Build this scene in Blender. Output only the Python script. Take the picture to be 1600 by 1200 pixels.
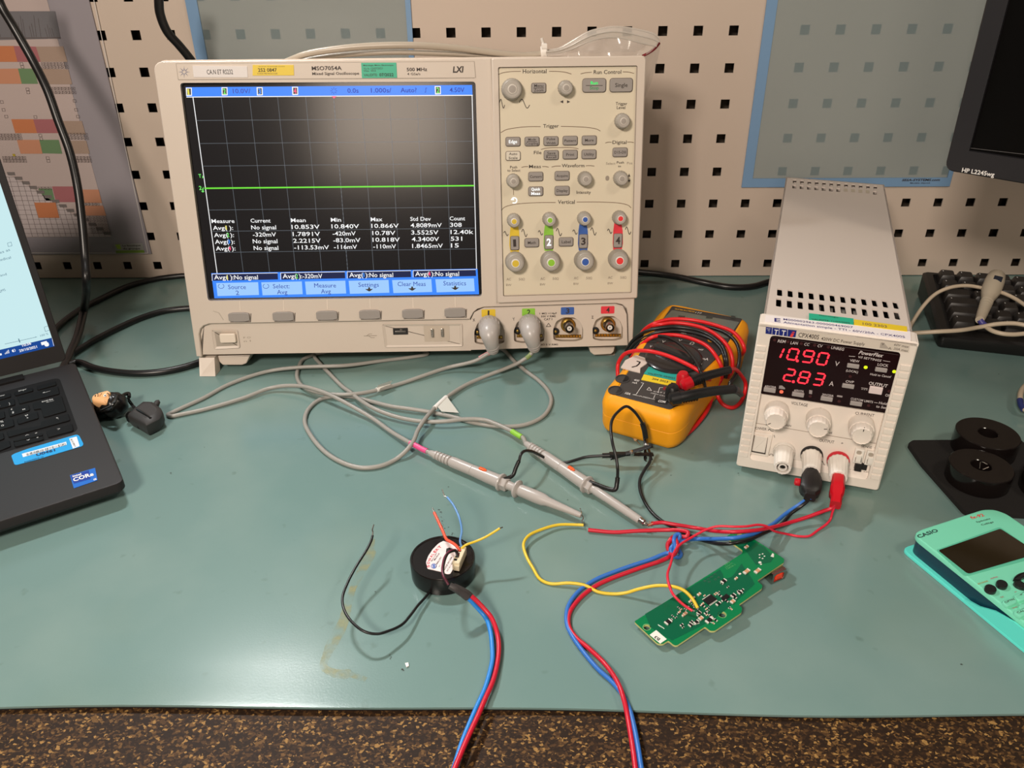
import bpy, math, random
from mathutils import Vector, Matrix, Euler
from mathutils.geometry import tessellate_polygon
PI=math.pi
sc=bpy.context.scene
for o in list(bpy.data.objects): bpy.data.objects.remove(o)
COL=sc.collection
# ---------------------------------------------------------------- camera
FPX=1256.82
CAMLOC=Vector((0,-.93993,.38943)); CAMROT=Euler((math.radians(59.9217),math.radians(.50147),math.radians(.71252)),'XYZ')
cd=bpy.data.cameras.new('camera'); cam=bpy.data.objects.new('camera',cd); COL.objects.link(cam)
cam.location=CAMLOC; cam.rotation_euler=CAMROT
cd.sensor_fit='HORIZONTAL'; cd.sensor_width=36; cd.lens=FPX*36/1600; cd.clip_start=.01; cd.clip_end=50
sc.camera=cam
sc.view_settings.view_transform='Standard'; sc.view_settings.look='None'; sc.view_settings.gamma=1
sc.view_settings.use_curve_mapping=False
sc.view_settings.exposure=0.0
# ---------------------------------------------------------------- world and lamps
w=bpy.data.worlds.new('room_light'); sc.world=w; w.use_nodes=True
nt=w.node_tree; bg=nt.nodes['Background']
bg.inputs[0].default_value=(1.0,.80,.60,1); bg.inputs[1].default_value=.085
def area(name,loc,target,sx,sy,power,col,spread=PI):
    l=bpy.data.lights.new(name,'AREA'); l.shape='RECTANGLE'; l.size=sx; l.size_y=sy; l.energy=power; l.color=col; l.spread=spread
    o=bpy.data.objects.new(name,l); COL.objects.link(o); o.location=loc
    d=Vector(target)-Vector(loc); o.rotation_euler=d.to_track_quat('-Z','Y').to_euler(); return o
area('front_ceiling_light',(-.50,-1.65,1.08),(.1,-.2,.1),.30,.22,23.5,(1,.87,.75))
area('right_ceiling_light',(.95,-1.0,1.4),(.2,-.4,0),.3,.2,5.2,(1,.88,.73))
area('shelf_lamp',(-.42,-.10,.79),(-.06,-.72,0),.13,.045,1.75,(1,1,.98),math.radians(88))
area('far_room_light',(-.20,-2.6,.70),(-.05,0,.2),.5,.5,6,(1,.82,.66))

# ---------------------------------------------------------------- materials
def lin(c): c/=255; return c/12.92 if c<=.04045 else ((c+.055)/1.055)**2.4
def C3(r,g,b): return (lin(r),lin(g),lin(b),1)
MATS={}
def mat(name,rgb,rough=.5,metal=0,emit=None,estr=1,bump=0,bscale=400,coat=0,spec=.5,mottle=0,mscale=8):
    if name in MATS: return MATS[name]
    m=bpy.data.materials.new(name); m.use_nodes=True; n=m.node_tree; b=n.nodes['Principled BSDF']
    b.inputs['Base Color'].default_value=C3(*rgb); b.inputs['Roughness'].default_value=rough; b.inputs['Metallic'].default_value=metal
    b.inputs['Coat Weight'].default_value=coat; b.inputs['Specular IOR Level'].default_value=spec
    if emit: b.inputs['Emission Color'].default_value=C3(*emit); b.inputs['Emission Strength'].default_value=estr
    tc=None
    if bump or mottle: tc=n.nodes.new('ShaderNodeTexCoord')
    if bump:
        t=n.nodes.new('ShaderNodeTexNoise'); t.inputs['Scale'].default_value=bscale; n.links.new(tc.outputs['Object'],t.inputs['Vector'])
        bp=n.nodes.new('ShaderNodeBump'); bp.inputs['Strength'].default_value=bump; bp.inputs['Distance'].default_value=.0005
        n.links.new(t.outputs['Fac'],bp.inputs['Height']); n.links.new(bp.outputs['Normal'],b.inputs['Normal'])
    if mottle:
        t=n.nodes.new('ShaderNodeTexNoise'); t.inputs['Scale'].default_value=mscale; t.inputs['Detail'].default_value=4; n.links.new(tc.outputs['Object'],t.inputs['Vector'])
        mr=n.nodes.new('ShaderNodeMapRange'); mr.inputs[3].default_value=1-mottle; mr.inputs[4].default_value=1+mottle; n.links.new(t.outputs['Fac'],mr.inputs[0])
        mx=n.nodes.new('ShaderNodeVectorMath'); mx.operation='SCALE'; mx.inputs[0].default_value=C3(*rgb)[:3]; n.links.new(mr.outputs[0],mx.inputs['Scale'])
        n.links.new(mx.outputs[0],b.inputs['Base Color'])
    MATS[name]=m; return m
def emat(name,rgb,s=1.0):   # lit display element
    if name in MATS: return MATS[name]
    return mat(name,(5,5,6),rough=.25,emit=rgb,estr=s,spec=.3)
def clear(name,rgb,alpha,rough=.15,spec=.5):
    if name in MATS: return MATS[name]
    m=mat(name,rgb,rough=rough,spec=spec); m.node_tree.nodes['Principled BSDF'].inputs['Alpha'].default_value=alpha; return m

# ---------------------------------------------------------------- mapping from the photograph's pixels to places in the room
MR=CAMROT.to_matrix()
def ray(px,py): return MR@Vector(((px-800)/FPX,-(py-600)/FPX,-1))
def onplane(px,py,o,n):
    d=ray(px,py); n=Vector(n); return CAMLOC+d*((Vector(o)-CAMLOC).dot(n)/d.dot(n))
def onz(px,py,z): return onplane(px,py,(0,0,z),(0,0,1))
def ony(px,py,y): return onplane(px,py,(0,y,0),(0,1,0))
def proj(P):
    q=MR.transposed()@(Vector(P)-CAMLOC); return Vector((800+FPX*q.x/-q.z,600-FPX*q.y/-q.z))
class Fr:   # flat frame: origin, right, up, normal
    def __init__(s,o,u,v,n=None):
        s.o=Vector(o); s.u=Vector(u).normalized(); s.n=(s.u.cross(Vector(v)) if n is None else Vector(n)).normalized(); s.v=s.n.cross(s.u).normalized()
    def pt(s,a,b,c=0): return s.o+s.u*a+s.v*b+s.n*c
    def ab(s,px,py,w=0):
        P=onplane(px,py,s.o+s.n*w,s.n)-s.o; return P.dot(s.u),P.dot(s.v)
    def at(s,px,py,w=0):
        a,b=s.ab(px,py,w); return s.pt(a,b,w)
    def sc(s,px,py,w=0):    # metres per pixel along u and v
        a,b=s.ab(px,py,w); p=proj(s.pt(a,b,w)); e=.001
        return e/(proj(s.pt(a+e,b,w))-p).length, e/(proj(s.pt(a,b+e,w))-p).length
    def sub(s,a,b,c=0): return Fr(s.pt(a,b,c),s.u,s.v,s.n)
WORLD=Fr((0,0,0),(1,0,0),(0,1,0),(0,0,1))
# ---------------------------------------------------------------- mesh builder
def rrect(cx,cy,w,h,r,n=4):
    r=max(min(r,w/2-1e-6,h/2-1e-6),1e-6); out=[]
    for qx,qy,a0 in ((1,1,0),(-1,1,90),(-1,-1,180),(1,-1,270)):
        for k in range(n+1):
            a=math.radians(a0+90*k/n); out.append((cx+qx*(w/2-r)+r*math.cos(a),cy+qy*(h/2-r)+r*math.sin(a)))
    return out
def circ(cx,cy,r,n=24,a0=0): return [(cx+r*math.cos(a0+2*PI*k/n),cy+r*math.sin(a0+2*PI*k/n)) for k in range(n)]
def ccw(o):
    s=sum(o[i][0]*o[(i+1)%len(o)][1]-o[(i+1)%len(o)][0]*o[i][1] for i in range(len(o)))
    return list(o) if s>0 else list(o)[::-1]
def inset(o,d):
    n=len(o); out=[]
    for i in range(n):
        a,b,c=Vector(o[i-1]),Vector(o[i]),Vector(o[(i+1)%n])
        e1=(b-a); e2=(c-b)
        if e1.length<1e-9: e1=e2
        if e2.length<1e-9: e2=e1
        e1=e1.normalized(); e2=e2.normalized(); n1=Vector((-e1.y,e1.x)); n2=Vector((-e2.y,e2.x)); m=(n1+n2)
        m=m/max(m.dot(n1),.35) if m.length>1e-6 else n1
        out.append((b.x+m.x*d,b.y+m.y*d))
    return out
def soften(o,r,n=3):   # round the corners of a polygon
    out=[]; L=len(o)
    for i in range(L):
        a,b,c=Vector(o[i-1]),Vector(o[i]),Vector(o[(i+1)%L]); d1=min(r,(a-b).length*.45); d2=min(r,(c-b).length*.45)
        p=b+(a-b).normalized()*d1; q=b+(c-b).normalized()*d2
        for k in range(n+1):
            t=k/n; v=p*(1-t)**2+b*2*t*(1-t)+q*t*t; out.append((v.x,v.y))
    return out
def crom(pts,res=8):
    P=[Vector(p) for p in pts]
    if len(P)<3: return P
    P=[P[0]*2-P[1]]+P+[P[-1]*2-P[-2]]; out=[]
    for i in range(1,len(P)-2):
        a,b,c,d=P[i-1],P[i],P[i+1],P[i+2]
        t0=0; t1=max((b-a).length,1e-6)**.5; t2=t1+max((c-b).length,1e-6)**.5; t3=t2+max((d-c).length,1e-6)**.5
        for k in range(res):
            t=t1+(t2-t1)*k/res
            A1=a*((t1-t)/(t1-t0))+b*((t-t0)/(t1-t0)); A2=b*((t2-t)/(t2-t1))+c*((t-t1)/(t2-t1)); A3=c*((t3-t)/(t3-t2))+d*((t-t2)/(t3-t2))
            B1=A1*((t2-t)/(t2-t0))+A2*((t-t0)/(t2-t0)); B2=A2*((t3-t)/(t3-t1))+A3*((t-t1)/(t3-t1))
            out.append(B1*((t2-t)/(t2-t1))+B2*((t-t1)/(t2-t1)))
    out.append(P[-2]); return out
TXT={}
def textmesh(s,bold=0,res=2):
    k=(s,bold,res)
    if k not in TXT:
        c=bpy.data.curves.new('t','FONT'); c.body=s; c.resolution_u=res; c.size=1; c.offset=bold
        o=bpy.data.objects.new('t',c); m=o.to_mesh()
        v=[(q.co.x,q.co.y) for q in m.vertices]; f=[tuple(q.vertices) for q in m.polygons]
        o.to_mesh_clear(); bpy.data.objects.remove(o); bpy.data.curves.remove(c); TXT[k]=(v,f)
    return TXT[k]
CAPH=max(v[1] for v in textmesh('H')[0])
class MB:
    def __init__(s): s.v=[]; s.f=[]; s.m=[]; s.s=[]
    def add(s,verts,faces,m,smooth=False):
        k=len(s.v); s.v+=[Vector(q) for q in verts]; s.f+=[tuple(i+k for i in f) for f in faces]; s.m+=[m]*len(faces); s.s+=[smooth]*len(faces); return s
    def loops(s,L,m,smooth=False,cap0=True,cap1=True,closed=True):
        n=len(L[0]); V=[q for l in L for q in l]; F=[]
        for i in range(len(L)-1):
            for j in range(n if closed else n-1): F.append((i*n+j,i*n+(j+1)%n,(i+1)*n+(j+1)%n,(i+1)*n+j))
        s.add(V,F,m,smooth)
        if cap0: s.add(L[0],[tuple(range(n))[::-1]],m)
        if cap1: s.add(L[-1],[tuple(range(n))],m)
        return s
    def prism(s,fr,o,w0,w1,m,ch=0,smooth=False,cap0=True,chn=2,mtop=None,ch0=0):
        o=ccw(o); L=[]
        if ch0: L.append([fr.pt(a,b,w0) for a,b in inset(o,ch0)]); L.append([fr.pt(a,b,w0+ch0) for a,b in o])
        else: L.append([fr.pt(a,b,w0) for a,b in o])
        if ch:
            for k in range(chn+1):
                t=PI/2*k/chn; L.append([fr.pt(a,b,w1-ch+ch*math.sin(t)) for a,b in (inset(o,ch*(1-math.cos(t))) if k else o)])
        else: L.append([fr.pt(a,b,w1) for a,b in o])
        s.loops(L,m,smooth,cap0,False); s.add(L[-1],[tuple(range(len(o)))],mtop or m); return s
    def box(s,fr,a0,a1,b0,b1,c0,c1,m,ch=0,r=0):
        o=rrect((a0+a1)/2,(b0+b1)/2,abs(a1-a0),abs(b1-b0),r) if r else [(a0,b0),(a1,b0),(a1,b1),(a0,b1)]
        return s.prism(fr,o,c0,c1,m,ch)
    def poly(s,fr,o,w,m): s.add([fr.pt(a,b,w) for a,b in ccw(o)],[tuple(range(len(o)))],m); return s
    def plate(s,fr,outer,holes,w0,w1,m,mh=None,floor=None,mf=None,back=True,ch=0):   # plate with openings; floor = depth where the opening is closed
        outer=ccw(outer); holes=[ccw(h)[::-1] for h in holes]
        top=inset(outer,ch) if ch else outer
        allv=[*top]+[q for h in holes for q in h]
        tri=tessellate_polygon([[Vector((a,b,0)) for a,b in l] for l in [top]+holes])
        V=[fr.pt(a,b,w1) for a,b in allv]; F=[]
        for t in tri:
            a,b,c=[Vector(allv[i]) for i in t]; F.append(tuple(t) if (b-a).cross(c-a)>0 else tuple(t)[::-1])
        s.add(V,F,m)
        if back: s.add([fr.pt(a,b,w0) for a,b in allv],[f[::-1] for f in F],m)
        n=len(outer); L=[[fr.pt(a,b,w0) for a,b in outer],[fr.pt(a,b,w1-ch) for a,b in outer]]
        if ch: L.append([fr.pt(a,b,w1) for a,b in top])
        s.loops(L,m,False,False,False)
        for h in holes:
            s.loops([[fr.pt(a,b,w0 if floor is None else floor) for a,b in h],[fr.pt(a,b,w1) for a,b in h]],mh or m,False,False,False)
            if floor is not None: s.add([fr.pt(a,b,floor) for a,b in h[::-1]],[tuple(range(len(h)))],mf or mh or m)
        return s
    def tube(s,pts,r,m,n=10,res=6,spline=True,flat=1.0):
        P=crom(pts,res) if spline else [Vector(p) for p in pts]
        rr=r if callable(r) else (lambda t:r)
        T=[(P[min(i+1,len(P)-1)]-P[max(i-1,0)]).normalized() for i in range(len(P))]
        nrm=T[0].cross(Vector((0,0,1)));
        if nrm.length<.1: nrm=T[0].cross(Vector((1,0,0)))
        nrm.normalize(); L=[]
        for i,p in enumerate(P):
            nrm=(nrm-T[i]*nrm.dot(T[i])).normalized(); b=T[i].cross(nrm); q=rr(i/max(1,len(P)-1))
            L.append([p+nrm*math.cos(2*PI*k/n)*q+b*math.sin(2*PI*k/n)*q*flat for k in range(n)])
        return s.loops(L,m,True)
    def lathe(s,o,axis,prof,m,n=24,smooth=True,flute=0,fn=12,hexa=False,ref=None):
        ax=Vector(axis).normalized(); u=ax.cross(Vector(ref) if ref else Vector((.0123,.987,.2))).normalized(); v=ax.cross(u); o=Vector(o); L=[]
        for r,h in prof:
            L.append([o+ax*h+(u*math.cos(2*PI*k/n)+v*math.sin(2*PI*k/n))*max(r*(1-flute*(.5+.5*math.cos(fn*2*PI*k/n))),1e-5) for k in range(n)])
        return s.loops(L,m,smooth)
    def text(s,fr,st,pl,pr_,h,m,w=.0002,bold=0,shear=0,flip=False):
        # text whose baseline runs from pixel pl to pixel pr_, h = height of capitals in pixels
        A=Vector(fr.ab(*pl,w)); B=Vector(fr.ab(*pr_,w)); d=(B-A); e=d.normalized(); f=Vector((-e.y,e.x))
        mid=((pl[0]+pr_[0])/2,(pl[1]+pr_[1])/2); a,b=fr.ab(*mid,w); k=.001/(proj(fr.pt(a+f.x*.001,b+f.y*.001,w))-proj(fr.pt(a,b,w))).length
        H=h*k; return s.textab(fr,st,A,B,H,m,w,bold,shear)
    def textab(s,fr,st,A,B,H,m,w=.0002,bold=0,shear=0):
        V,F=textmesh(st,bold); x0=min(q[0] for q in V); x1=max(q[0] for q in V); A=Vector(A); B=Vector(B); d=B-A; e=d.normalized(); f=Vector((-e.y,e.x)); sx=d.length/(x1-x0); sy=H/CAPH
        W=[]
        for x,y in V:
            q=A+e*(x-x0)*sx+f*y*sy+e*(y*sy*shear); W.append(fr.pt(q.x,q.y,w))
        return s.add(W,F,m)
    def quad(s,fr,pts,m,w=.0002): return s.poly(fr,[fr.ab(*p,w) for p in pts],w,m)
    def line(s,fr,pts,wpx,m,w=.0002):     # drawn line, width in pixels
        A=[Vector(fr.ab(*p,w)) for p in pts]
        for i in range(len(A)-1):
            k=fr.sc(*pts[i],w)[0]*wpx/2; d=(A[i+1]-A[i]); 
            if d.length<1e-7: continue
            d.normalize(); n=Vector((-d.y,d.x))*k; a=A[i]-d*k*.5; b=A[i+1]+d*k*.5
            s.add([fr.pt(q.x,q.y,w) for q in (a-n,b-n,b+n,a+n)],[(0,1,2,3)],m)
        return s
    def rect(s,fr,cx,cy,wp,hp,m,w=.0002,r=0):   # flat printed rectangle, size in pixels
        a,b=fr.ab(cx,cy,w); su,sv=fr.sc(cx,cy,w); return s.poly(fr,rrect(a,b,wp*su,hp*sv,max(r*su,1e-6),3) if r else rrect(a,b,wp*su,hp*sv,1e-6,1),w,m)
    def key(s,fr,cx,cy,wp,hp,d,m,r=2,ch=.0004,w=0,mtop=None):   # raised button
        a,b=fr.ab(cx,cy,w+d); su,sv=fr.sc(cx,cy,w+d); return s.prism(fr,rrect(a,b,wp*su,hp*sv,r*su,3),w,w+d,m,ch,mtop=mtop)
    def build(s,name,parent=None,smooth=None):
        me=bpy.data.meshes.new(name); root=parent
        while root is not None and root.parent is not None: root=root.parent
        if root is not None: inv=root.matrix_basis.inverted(); V=[inv@q for q in s.v]; loc=None
        else:
            xs=[q.x for q in s.v]; ys=[q.y for q in s.v]; loc=Vector(((min(xs)+max(xs))/2,(min(ys)+max(ys))/2,min(q.z for q in s.v))); V=[q-loc for q in s.v]
        me.from_pydata(V,[],s.f); ms=[]
        for m in s.m:
            if m not in ms: ms.append(m)
        for m in ms: me.materials.append(m)
        idx={m:i for i,m in enumerate(ms)}
        me.polygons.foreach_set('material_index',[idx[m] for m in s.m]); me.polygons.foreach_set('use_smooth',s.s)
        me.update(); me.set_sharp_from_angle(angle=math.radians(38)); o=bpy.data.objects.new(name,me); COL.objects.link(o)
        if parent is not None: o.parent=parent
        else: o.location=loc
        return o
def tag(o,label,cat,group=None,kind=None):
    if label: o['label']=label
    if cat: o['category']=cat
    if group: o['group']=group
    if kind: o['kind']=kind
    return o
def thing(name,loc,label,cat,group=None,rot=None):
    o=bpy.data.objects.new(name,None); COL.objects.link(o); o.location=loc; o.empty_display_size=.02
    if rot is not None: o.rotation_euler=rot
    o.matrix_basis  # evaluated below
    return tag(o,label,cat,group)
def struct(name,mb): o=mb.build(name); o['kind']='structure'; return o
def P3(*pts):   # (px,py,z) on height z, or (px,py,'y',depth)
    out=[]
    for p in pts:
        out.append(ony(p[0],p[1],p[3]) if len(p)==4 else onz(p[0],p[1],p[2]))
    return out
BLACK=mat('black_print',(22,20,20),.6); WHITE=mat('white_print',(235,232,228),.6)
# ================================================================ SETTING: bench, mat, pegboard
def mat_rubber():
    m=mat('green_rubber_mat',(138,174,160),rough=.20,bump=.06,bscale=900,spec=.45); n=m.node_tree; b=n.nodes['Principled BSDF']
    tc=n.nodes.new('ShaderNodeTexCoord'); 
    base=n.nodes.new('ShaderNodeRGB'); base.outputs[0].default_value=C3(110,138,135)
    def layer(prev,col,scale,lo,hi,amt,detail=5,stretch=None):
        t=n.nodes.new('ShaderNodeTexNoise'); t.inputs['Scale'].default_value=scale; t.inputs['Detail'].default_value=detail
        mp=n.nodes.new('ShaderNodeMapping'); mp.inputs['Scale'].default_value=stretch or (1,1,1); n.links.new(tc.outputs['Object'],mp.inputs[0]); n.links.new(mp.outputs[0],t.inputs['Vector'])
        r=n.nodes.new('ShaderNodeMapRange'); r.inputs[1].default_value=lo; r.inputs[2].default_value=hi; r.inputs[3].default_value=0; r.inputs[4].default_value=amt; n.links.new(t.outputs['Fac'],r.inputs[0])
        x=n.nodes.new('ShaderNodeMix'); x.data_type='RGBA'; n.links.new(r.outputs[0],x.inputs['Factor']); n.links.new(prev,x.inputs['A']); x.inputs['B'].default_value=C3(*col); return x.outputs['Result']
    c=layer(base.outputs[0],(130,152,147),9,.45,.7,.5)
    c=layer(c,(116,132,112),5,.5,.75,.35)
    c=layer(c,(78,98,90),60,.70,.8,.5,2)
    c=layer(c,(160,174,165),30,.73,.80,.35,3,(1,.15,1))
    n.links.new(c,b.inputs['Base Color']); return m
MRUB=mat_rubber()
def bench_mat():
    m=mat('brown_speckled_laminate',(60,42,26),rough=.65,spec=.25); n=m.node_tree; b=n.nodes['Principled BSDF']; tc=n.nodes.new('ShaderNodeTexCoord')
    mp=n.nodes.new('ShaderNodeMapping'); mp.inputs['Scale'].default_value=(1,1.25,1); n.links.new(tc.outputs['Object'],mp.inputs[0])
    dn=n.nodes.new('ShaderNodeTexNoise'); dn.inputs['Scale'].default_value=300; n.links.new(mp.outputs[0],dn.inputs['Vector'])
    ad=n.nodes.new('ShaderNodeMixRGB'); ad.blend_type='ADD'; ad.inputs[0].default_value=.004; n.links.new(mp.outputs[0],ad.inputs[1]); n.links.new(dn.outputs['Color'],ad.inputs[2])
    v=n.nodes.new('ShaderNodeTexVoronoi'); v.inputs['Scale'].default_value=640; n.links.new(ad.outputs[0],v.inputs['Vector'])
    s=n.nodes.new('ShaderNodeSeparateColor'); n.links.new(v.outputs['Color'],s.inputs[0])
    r=n.nodes.new('ShaderNodeValToRGB'); e=r.color_ramp.elements; e[0].position=0; e[0].color=C3(44,28,15); e[1].position=1; e[1].color=C3(235,190,115)
    for p,c in ((.45,(58,38,20)),(.64,(84,58,32)),(.82,(116,84,46)),(.94,(170,130,74))):
        q=r.color_ramp.elements.new(p); q.color=C3(*c)
    r.color_ramp.interpolation='CONSTANT'; n.links.new(s.outputs[0],r.inputs[0])
    d=n.nodes.new('ShaderNodeTexNoise'); d.inputs['Scale'].default_value=900; n.links.new(tc.outputs['Object'],d.inputs['Vector'])
    mx=n.nodes.new('ShaderNodeMix'); mx.data_type='RGBA'; mx.blend_type='MULTIPLY'; mx.inputs['Factor'].default_value=.55; n.links.new(r.outputs[0],mx.inputs['A']); n.links.new(d.outputs['Fac'],mx.inputs['B'])
    n.links.new(mx.outputs['Result'],b.inputs['Base Color']); return m
MBENCH=bench_mat()
GREYP=mat('grey_painted_steel',(176,172,168),.5)
t=thing('workbench',(0,-.32,-.76),'workbench with brown speckled top under the green mat','workbench')
b=MB(); b.box(WORLD,-1.1,1.1,-.80,.03,-.032,-.0035,MBENCH,.001); b.build('tabletop',t)
for x in (-1.05,1.05):
    for y in (-.76,-.01):
        b=MB(); b.box(WORLD,x-.02,x+.02,y-.02,y+.02,-.76,-.032,GREYP); b.build('leg',t)
b=MB(); b.box(WORLD,-2,2,-2,1,-.80,-.76,mat('grey_floor_vinyl',(120,116,110),.6,mottle=.1)); struct('floor',b)
# mat: green layer over a black layer, front edge slightly wavy
MU=mat('black_rubber_backing',(14,13,13),.8)
def matlayer(z0,z1,m,off,name,parent):
    b=MB(); N=90; xs=[-.95+1.9*i/N for i in range(N+1)]
    def fy(x): return -.6372+.0016*math.sin((x+.30)*9)+.0010*math.sin(x*23+1)-off
    def lift(x): return max(0,.0012*math.sin((x+.05)*7+2.2))
    ys=[0,.004,.012,.03]
    rows=[]
    for k,dy in enumerate(ys): rows.append([Vector((x,fy(x)+dy,z1+lift(x)*(1-k/3)**2-(.0006 if k==0 else 0))) for x in xs])
    rows.append([Vector((x,.02,z1)) for x in xs])
    low=[Vector((q.x,q.y,q.z-(z1-z0))) for q in rows[0]]
    b.loops([low]+rows,m,False,False,False,closed=False)
    return b.build(name,parent)
t=thing('bench_mat',(0,-.32,-.0035),'green rubber mat covering the bench with black underside at its front edge','mat')
matlayer(-.0016,0,MRUB,0,'top_layer',t); matlayer(-.0034,-.0017,MU,-.0006,'backing_layer',t)
# marks on the mat: dirty tape residue, small specks
m=mat('old_tape_residue',(160,156,100),.55,mottle=.25,mscale=60)
random.seed(4)
b=MB()
path=[(583,842),(578,866),(566,890),(553,915),(545,940),(535,975),(522,1000),(512,1020),(506,1042),(525,1052),(548,1054),(572,1062)]
P=[onz(x,y,.00015) for x,y in path]; P=crom(P,6); L=[];R=[]
for i,p in enumerate(P):
    d=(P[min(i+1,len(P)-1)]-P[max(i-1,0)]).normalized(); nn=Vector((-d.y,d.x,0)); wd=(.0030+.0008*math.sin(i*.23)+.0003*random.random())*(1 if 4<i<60 else .5); L.append(p+nn*wd); R.append(p-nn*wd)
mm=m.copy(); mm.name='tape_residue'; bs=mm.node_tree.nodes['Principled BSDF']; tcn=mm.node_tree.nodes.new('ShaderNodeTexCoord'); tn=mm.node_tree.nodes.new('ShaderNodeTexNoise'); tn.inputs['Scale'].default_value=120; tn.inputs['Detail'].default_value=5
mr=mm.node_tree.nodes.new('ShaderNodeMapRange'); mr.inputs[1].default_value=.4; mr.inputs[2].default_value=.75; mr.inputs[3].default_value=.03; mr.inputs[4].default_value=.65
mm.node_tree.links.new(tcn.outputs['Object'],tn.inputs['Vector']); mm.node_tree.links.new(tn.outputs['Fac'],mr.inputs[0]); mm.node_tree.links.new(mr.outputs[0],bs.inputs['Alpha'])
b.loops([L,R],mm,False,False,False,closed=False); 
b.build('tape_residue',t)['label']='yellowish tape residue'
b=MB(); DK=mat('dark_scuff',(52,58,52),.6)
for (x,y,r,k) in ((688,808,13,12),(694,820,12,8),(700,762,2,1),(708,836,4,3),(577,648,2,1),(704,570,2,1),(742,592,2,2),(586,926,2,2),(609,1026,4,3),(629,1046,4,3),(887,780,2,1),(1048,742,2,1),(1503,1038,2,1),(1153,741,3,2),(755,600,2,1),(980,655,2,1),(266,740,3,3),(320,700,2,1),(1560,585,2,1)):
    for i in range(k):
        a=random.random()*6.3; q=random.random()**.5*r; ex,ey=x+q*math.cos(a)*.6,y+q*math.sin(a); p=onz(ex,ey,.0002); s=.0002+random.random()*.0004; an=random.random()*3; 
        b.add([p+Vector((math.cos(an+j*1.26)*s*(1.8 if j%2 else 1),math.sin(an+j*1.26)*s,0)) for j in range(5)],[(0,1,2,3,4)],DK)
o=b.build('scuff_marks',t); o['label']='small dark scuffs and specks'; o['kind']='stuff'
b=MB(); cw=[onz(*p,.0004) for p in ((633,1037),(638,1036),(639,1041),(635,1043))]; b.add(cw+[q+Vector((0,0,.0006)) for q in cw],[(0,1,2,3),(4,5,6,7),(0,1,5,4),(1,2,6,5),(2,3,7,6),(3,0,4,7)],WHITE); tag(b.build('paper_chip'),'tiny white paper chip lying near the front edge of the mat','chip')
# ---- pegboard: 38 mm grid of 10 mm square holes
MPEG=mat('beige_powder_coated_steel',(198,182,168),rough=.38,spec=.5,bump=.1,bscale=700)
MPEGE=mat('hole_edge',(200,190,178),.4)
X0=-.4586; Z0=.283; PT=.038
b=MB(); WF=Fr((0,0,0),(1,0,0),(0,0,1),(0,-1,0))
cols=range(-9,37); rows=range(-7,8)
xs=[X0+c*PT-.019 for c in cols]+[X0+(cols[-1]+1)*PT-.019]
h=.005; rim=.0008
for r in rows:
    zc=Z0-r*PT; z0=zc-.019 if r<7 else .001; z1=zc+.019
    for c in cols:
        xc=X0+c*PT; x0,x1=xc-.019,xc+.019
        O=[(x0,z0),(x1,z0),(x1,z1),(x0,z1)]; I=[(xc-h,zc-h),(xc+h,zc-h),(xc+h,zc+h),(xc-h,zc+h)]
        V=[WF.pt(a,q,0) for a,q in O+I]+[WF.pt(a,q,-.0015) for a,q in I]
        b.add(V,[(0,1,5,4),(1,2,6,5),(2,3,7,6),(3,0,4,7)],MPEG)
        b.add(V,[(4,5,9,8),(5,6,10,9),(6,7,11,10),(7,4,8,11)],MPEGE)
zb=.001; b.add([WF.pt(a,q,c) for a,q,c in ((xs[0],zb,0),(xs[-1],zb,0),(xs[-1],zb,-.012),(xs[0],zb,-.012))],[(0,1,2,3)],MPEG)
tag(b.build('pegboard'),'beige steel pegboard with rows of square holes behind the bench','pegboard')
b=MB(); b.box(WORLD,-1.6,1.6,.022,.06,-.76,1.4,mat('dark_wall_behind',(58,48,38),.8,mottle=.35,mscale=14)); struct('wall_back',b)
# ================================================================ OSCILLOSCOPE
SR=Euler((math.radians(-10.656),math.radians(.381),math.radians(3.56)),'XYZ').to_matrix()
SC=Fr(Vector((-.3228,-.2483,.0183)),SR.col[0],SR.col[2],-SR.col[1]); SW,SH,SD=.434,.2722,.155
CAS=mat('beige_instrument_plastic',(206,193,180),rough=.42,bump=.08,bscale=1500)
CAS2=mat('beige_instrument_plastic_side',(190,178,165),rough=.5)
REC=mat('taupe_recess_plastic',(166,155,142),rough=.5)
OVL=mat('cream_panel_overlay',(214,203,180),rough=.5)
BTN=mat('grey_rubber_button',(150,143,138),.5); BTO=mat('button_outline',(96,86,80),.6)
KNB=mat('grey_knob_plastic',(160,153,143),.45); KNT=mat('grey_knob_top',(170,163,154),.5)
INK=mat('brown_black_print',(50,40,36),.6); INKF=mat('faint_print',(150,138,124),.6); ARC=mat('brown_arc_print',(120,98,78),.6)
scope=thing('oscilloscope',(-.105,-.17,0),'large beige four-channel oscilloscope with blue and black lit screen showing a green line','oscilloscope',rot=(0,0,math.radians(3.56)))
def S(*p): return [SC.ab(*q) for q in p]
# housing
b=MB(); HB=Fr(SC.pt(0,0,0),SC.u,SC.v,SC.n)
out=rrect(SW/2,SH/2,SW,SH,.009,5)
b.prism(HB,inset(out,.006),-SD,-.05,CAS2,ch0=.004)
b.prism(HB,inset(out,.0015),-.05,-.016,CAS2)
b.prism(HB,out,-.016,-.0105,CAS,.0004)
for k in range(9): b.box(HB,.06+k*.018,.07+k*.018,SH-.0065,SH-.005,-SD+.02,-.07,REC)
b.build('housing',scope)
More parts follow.
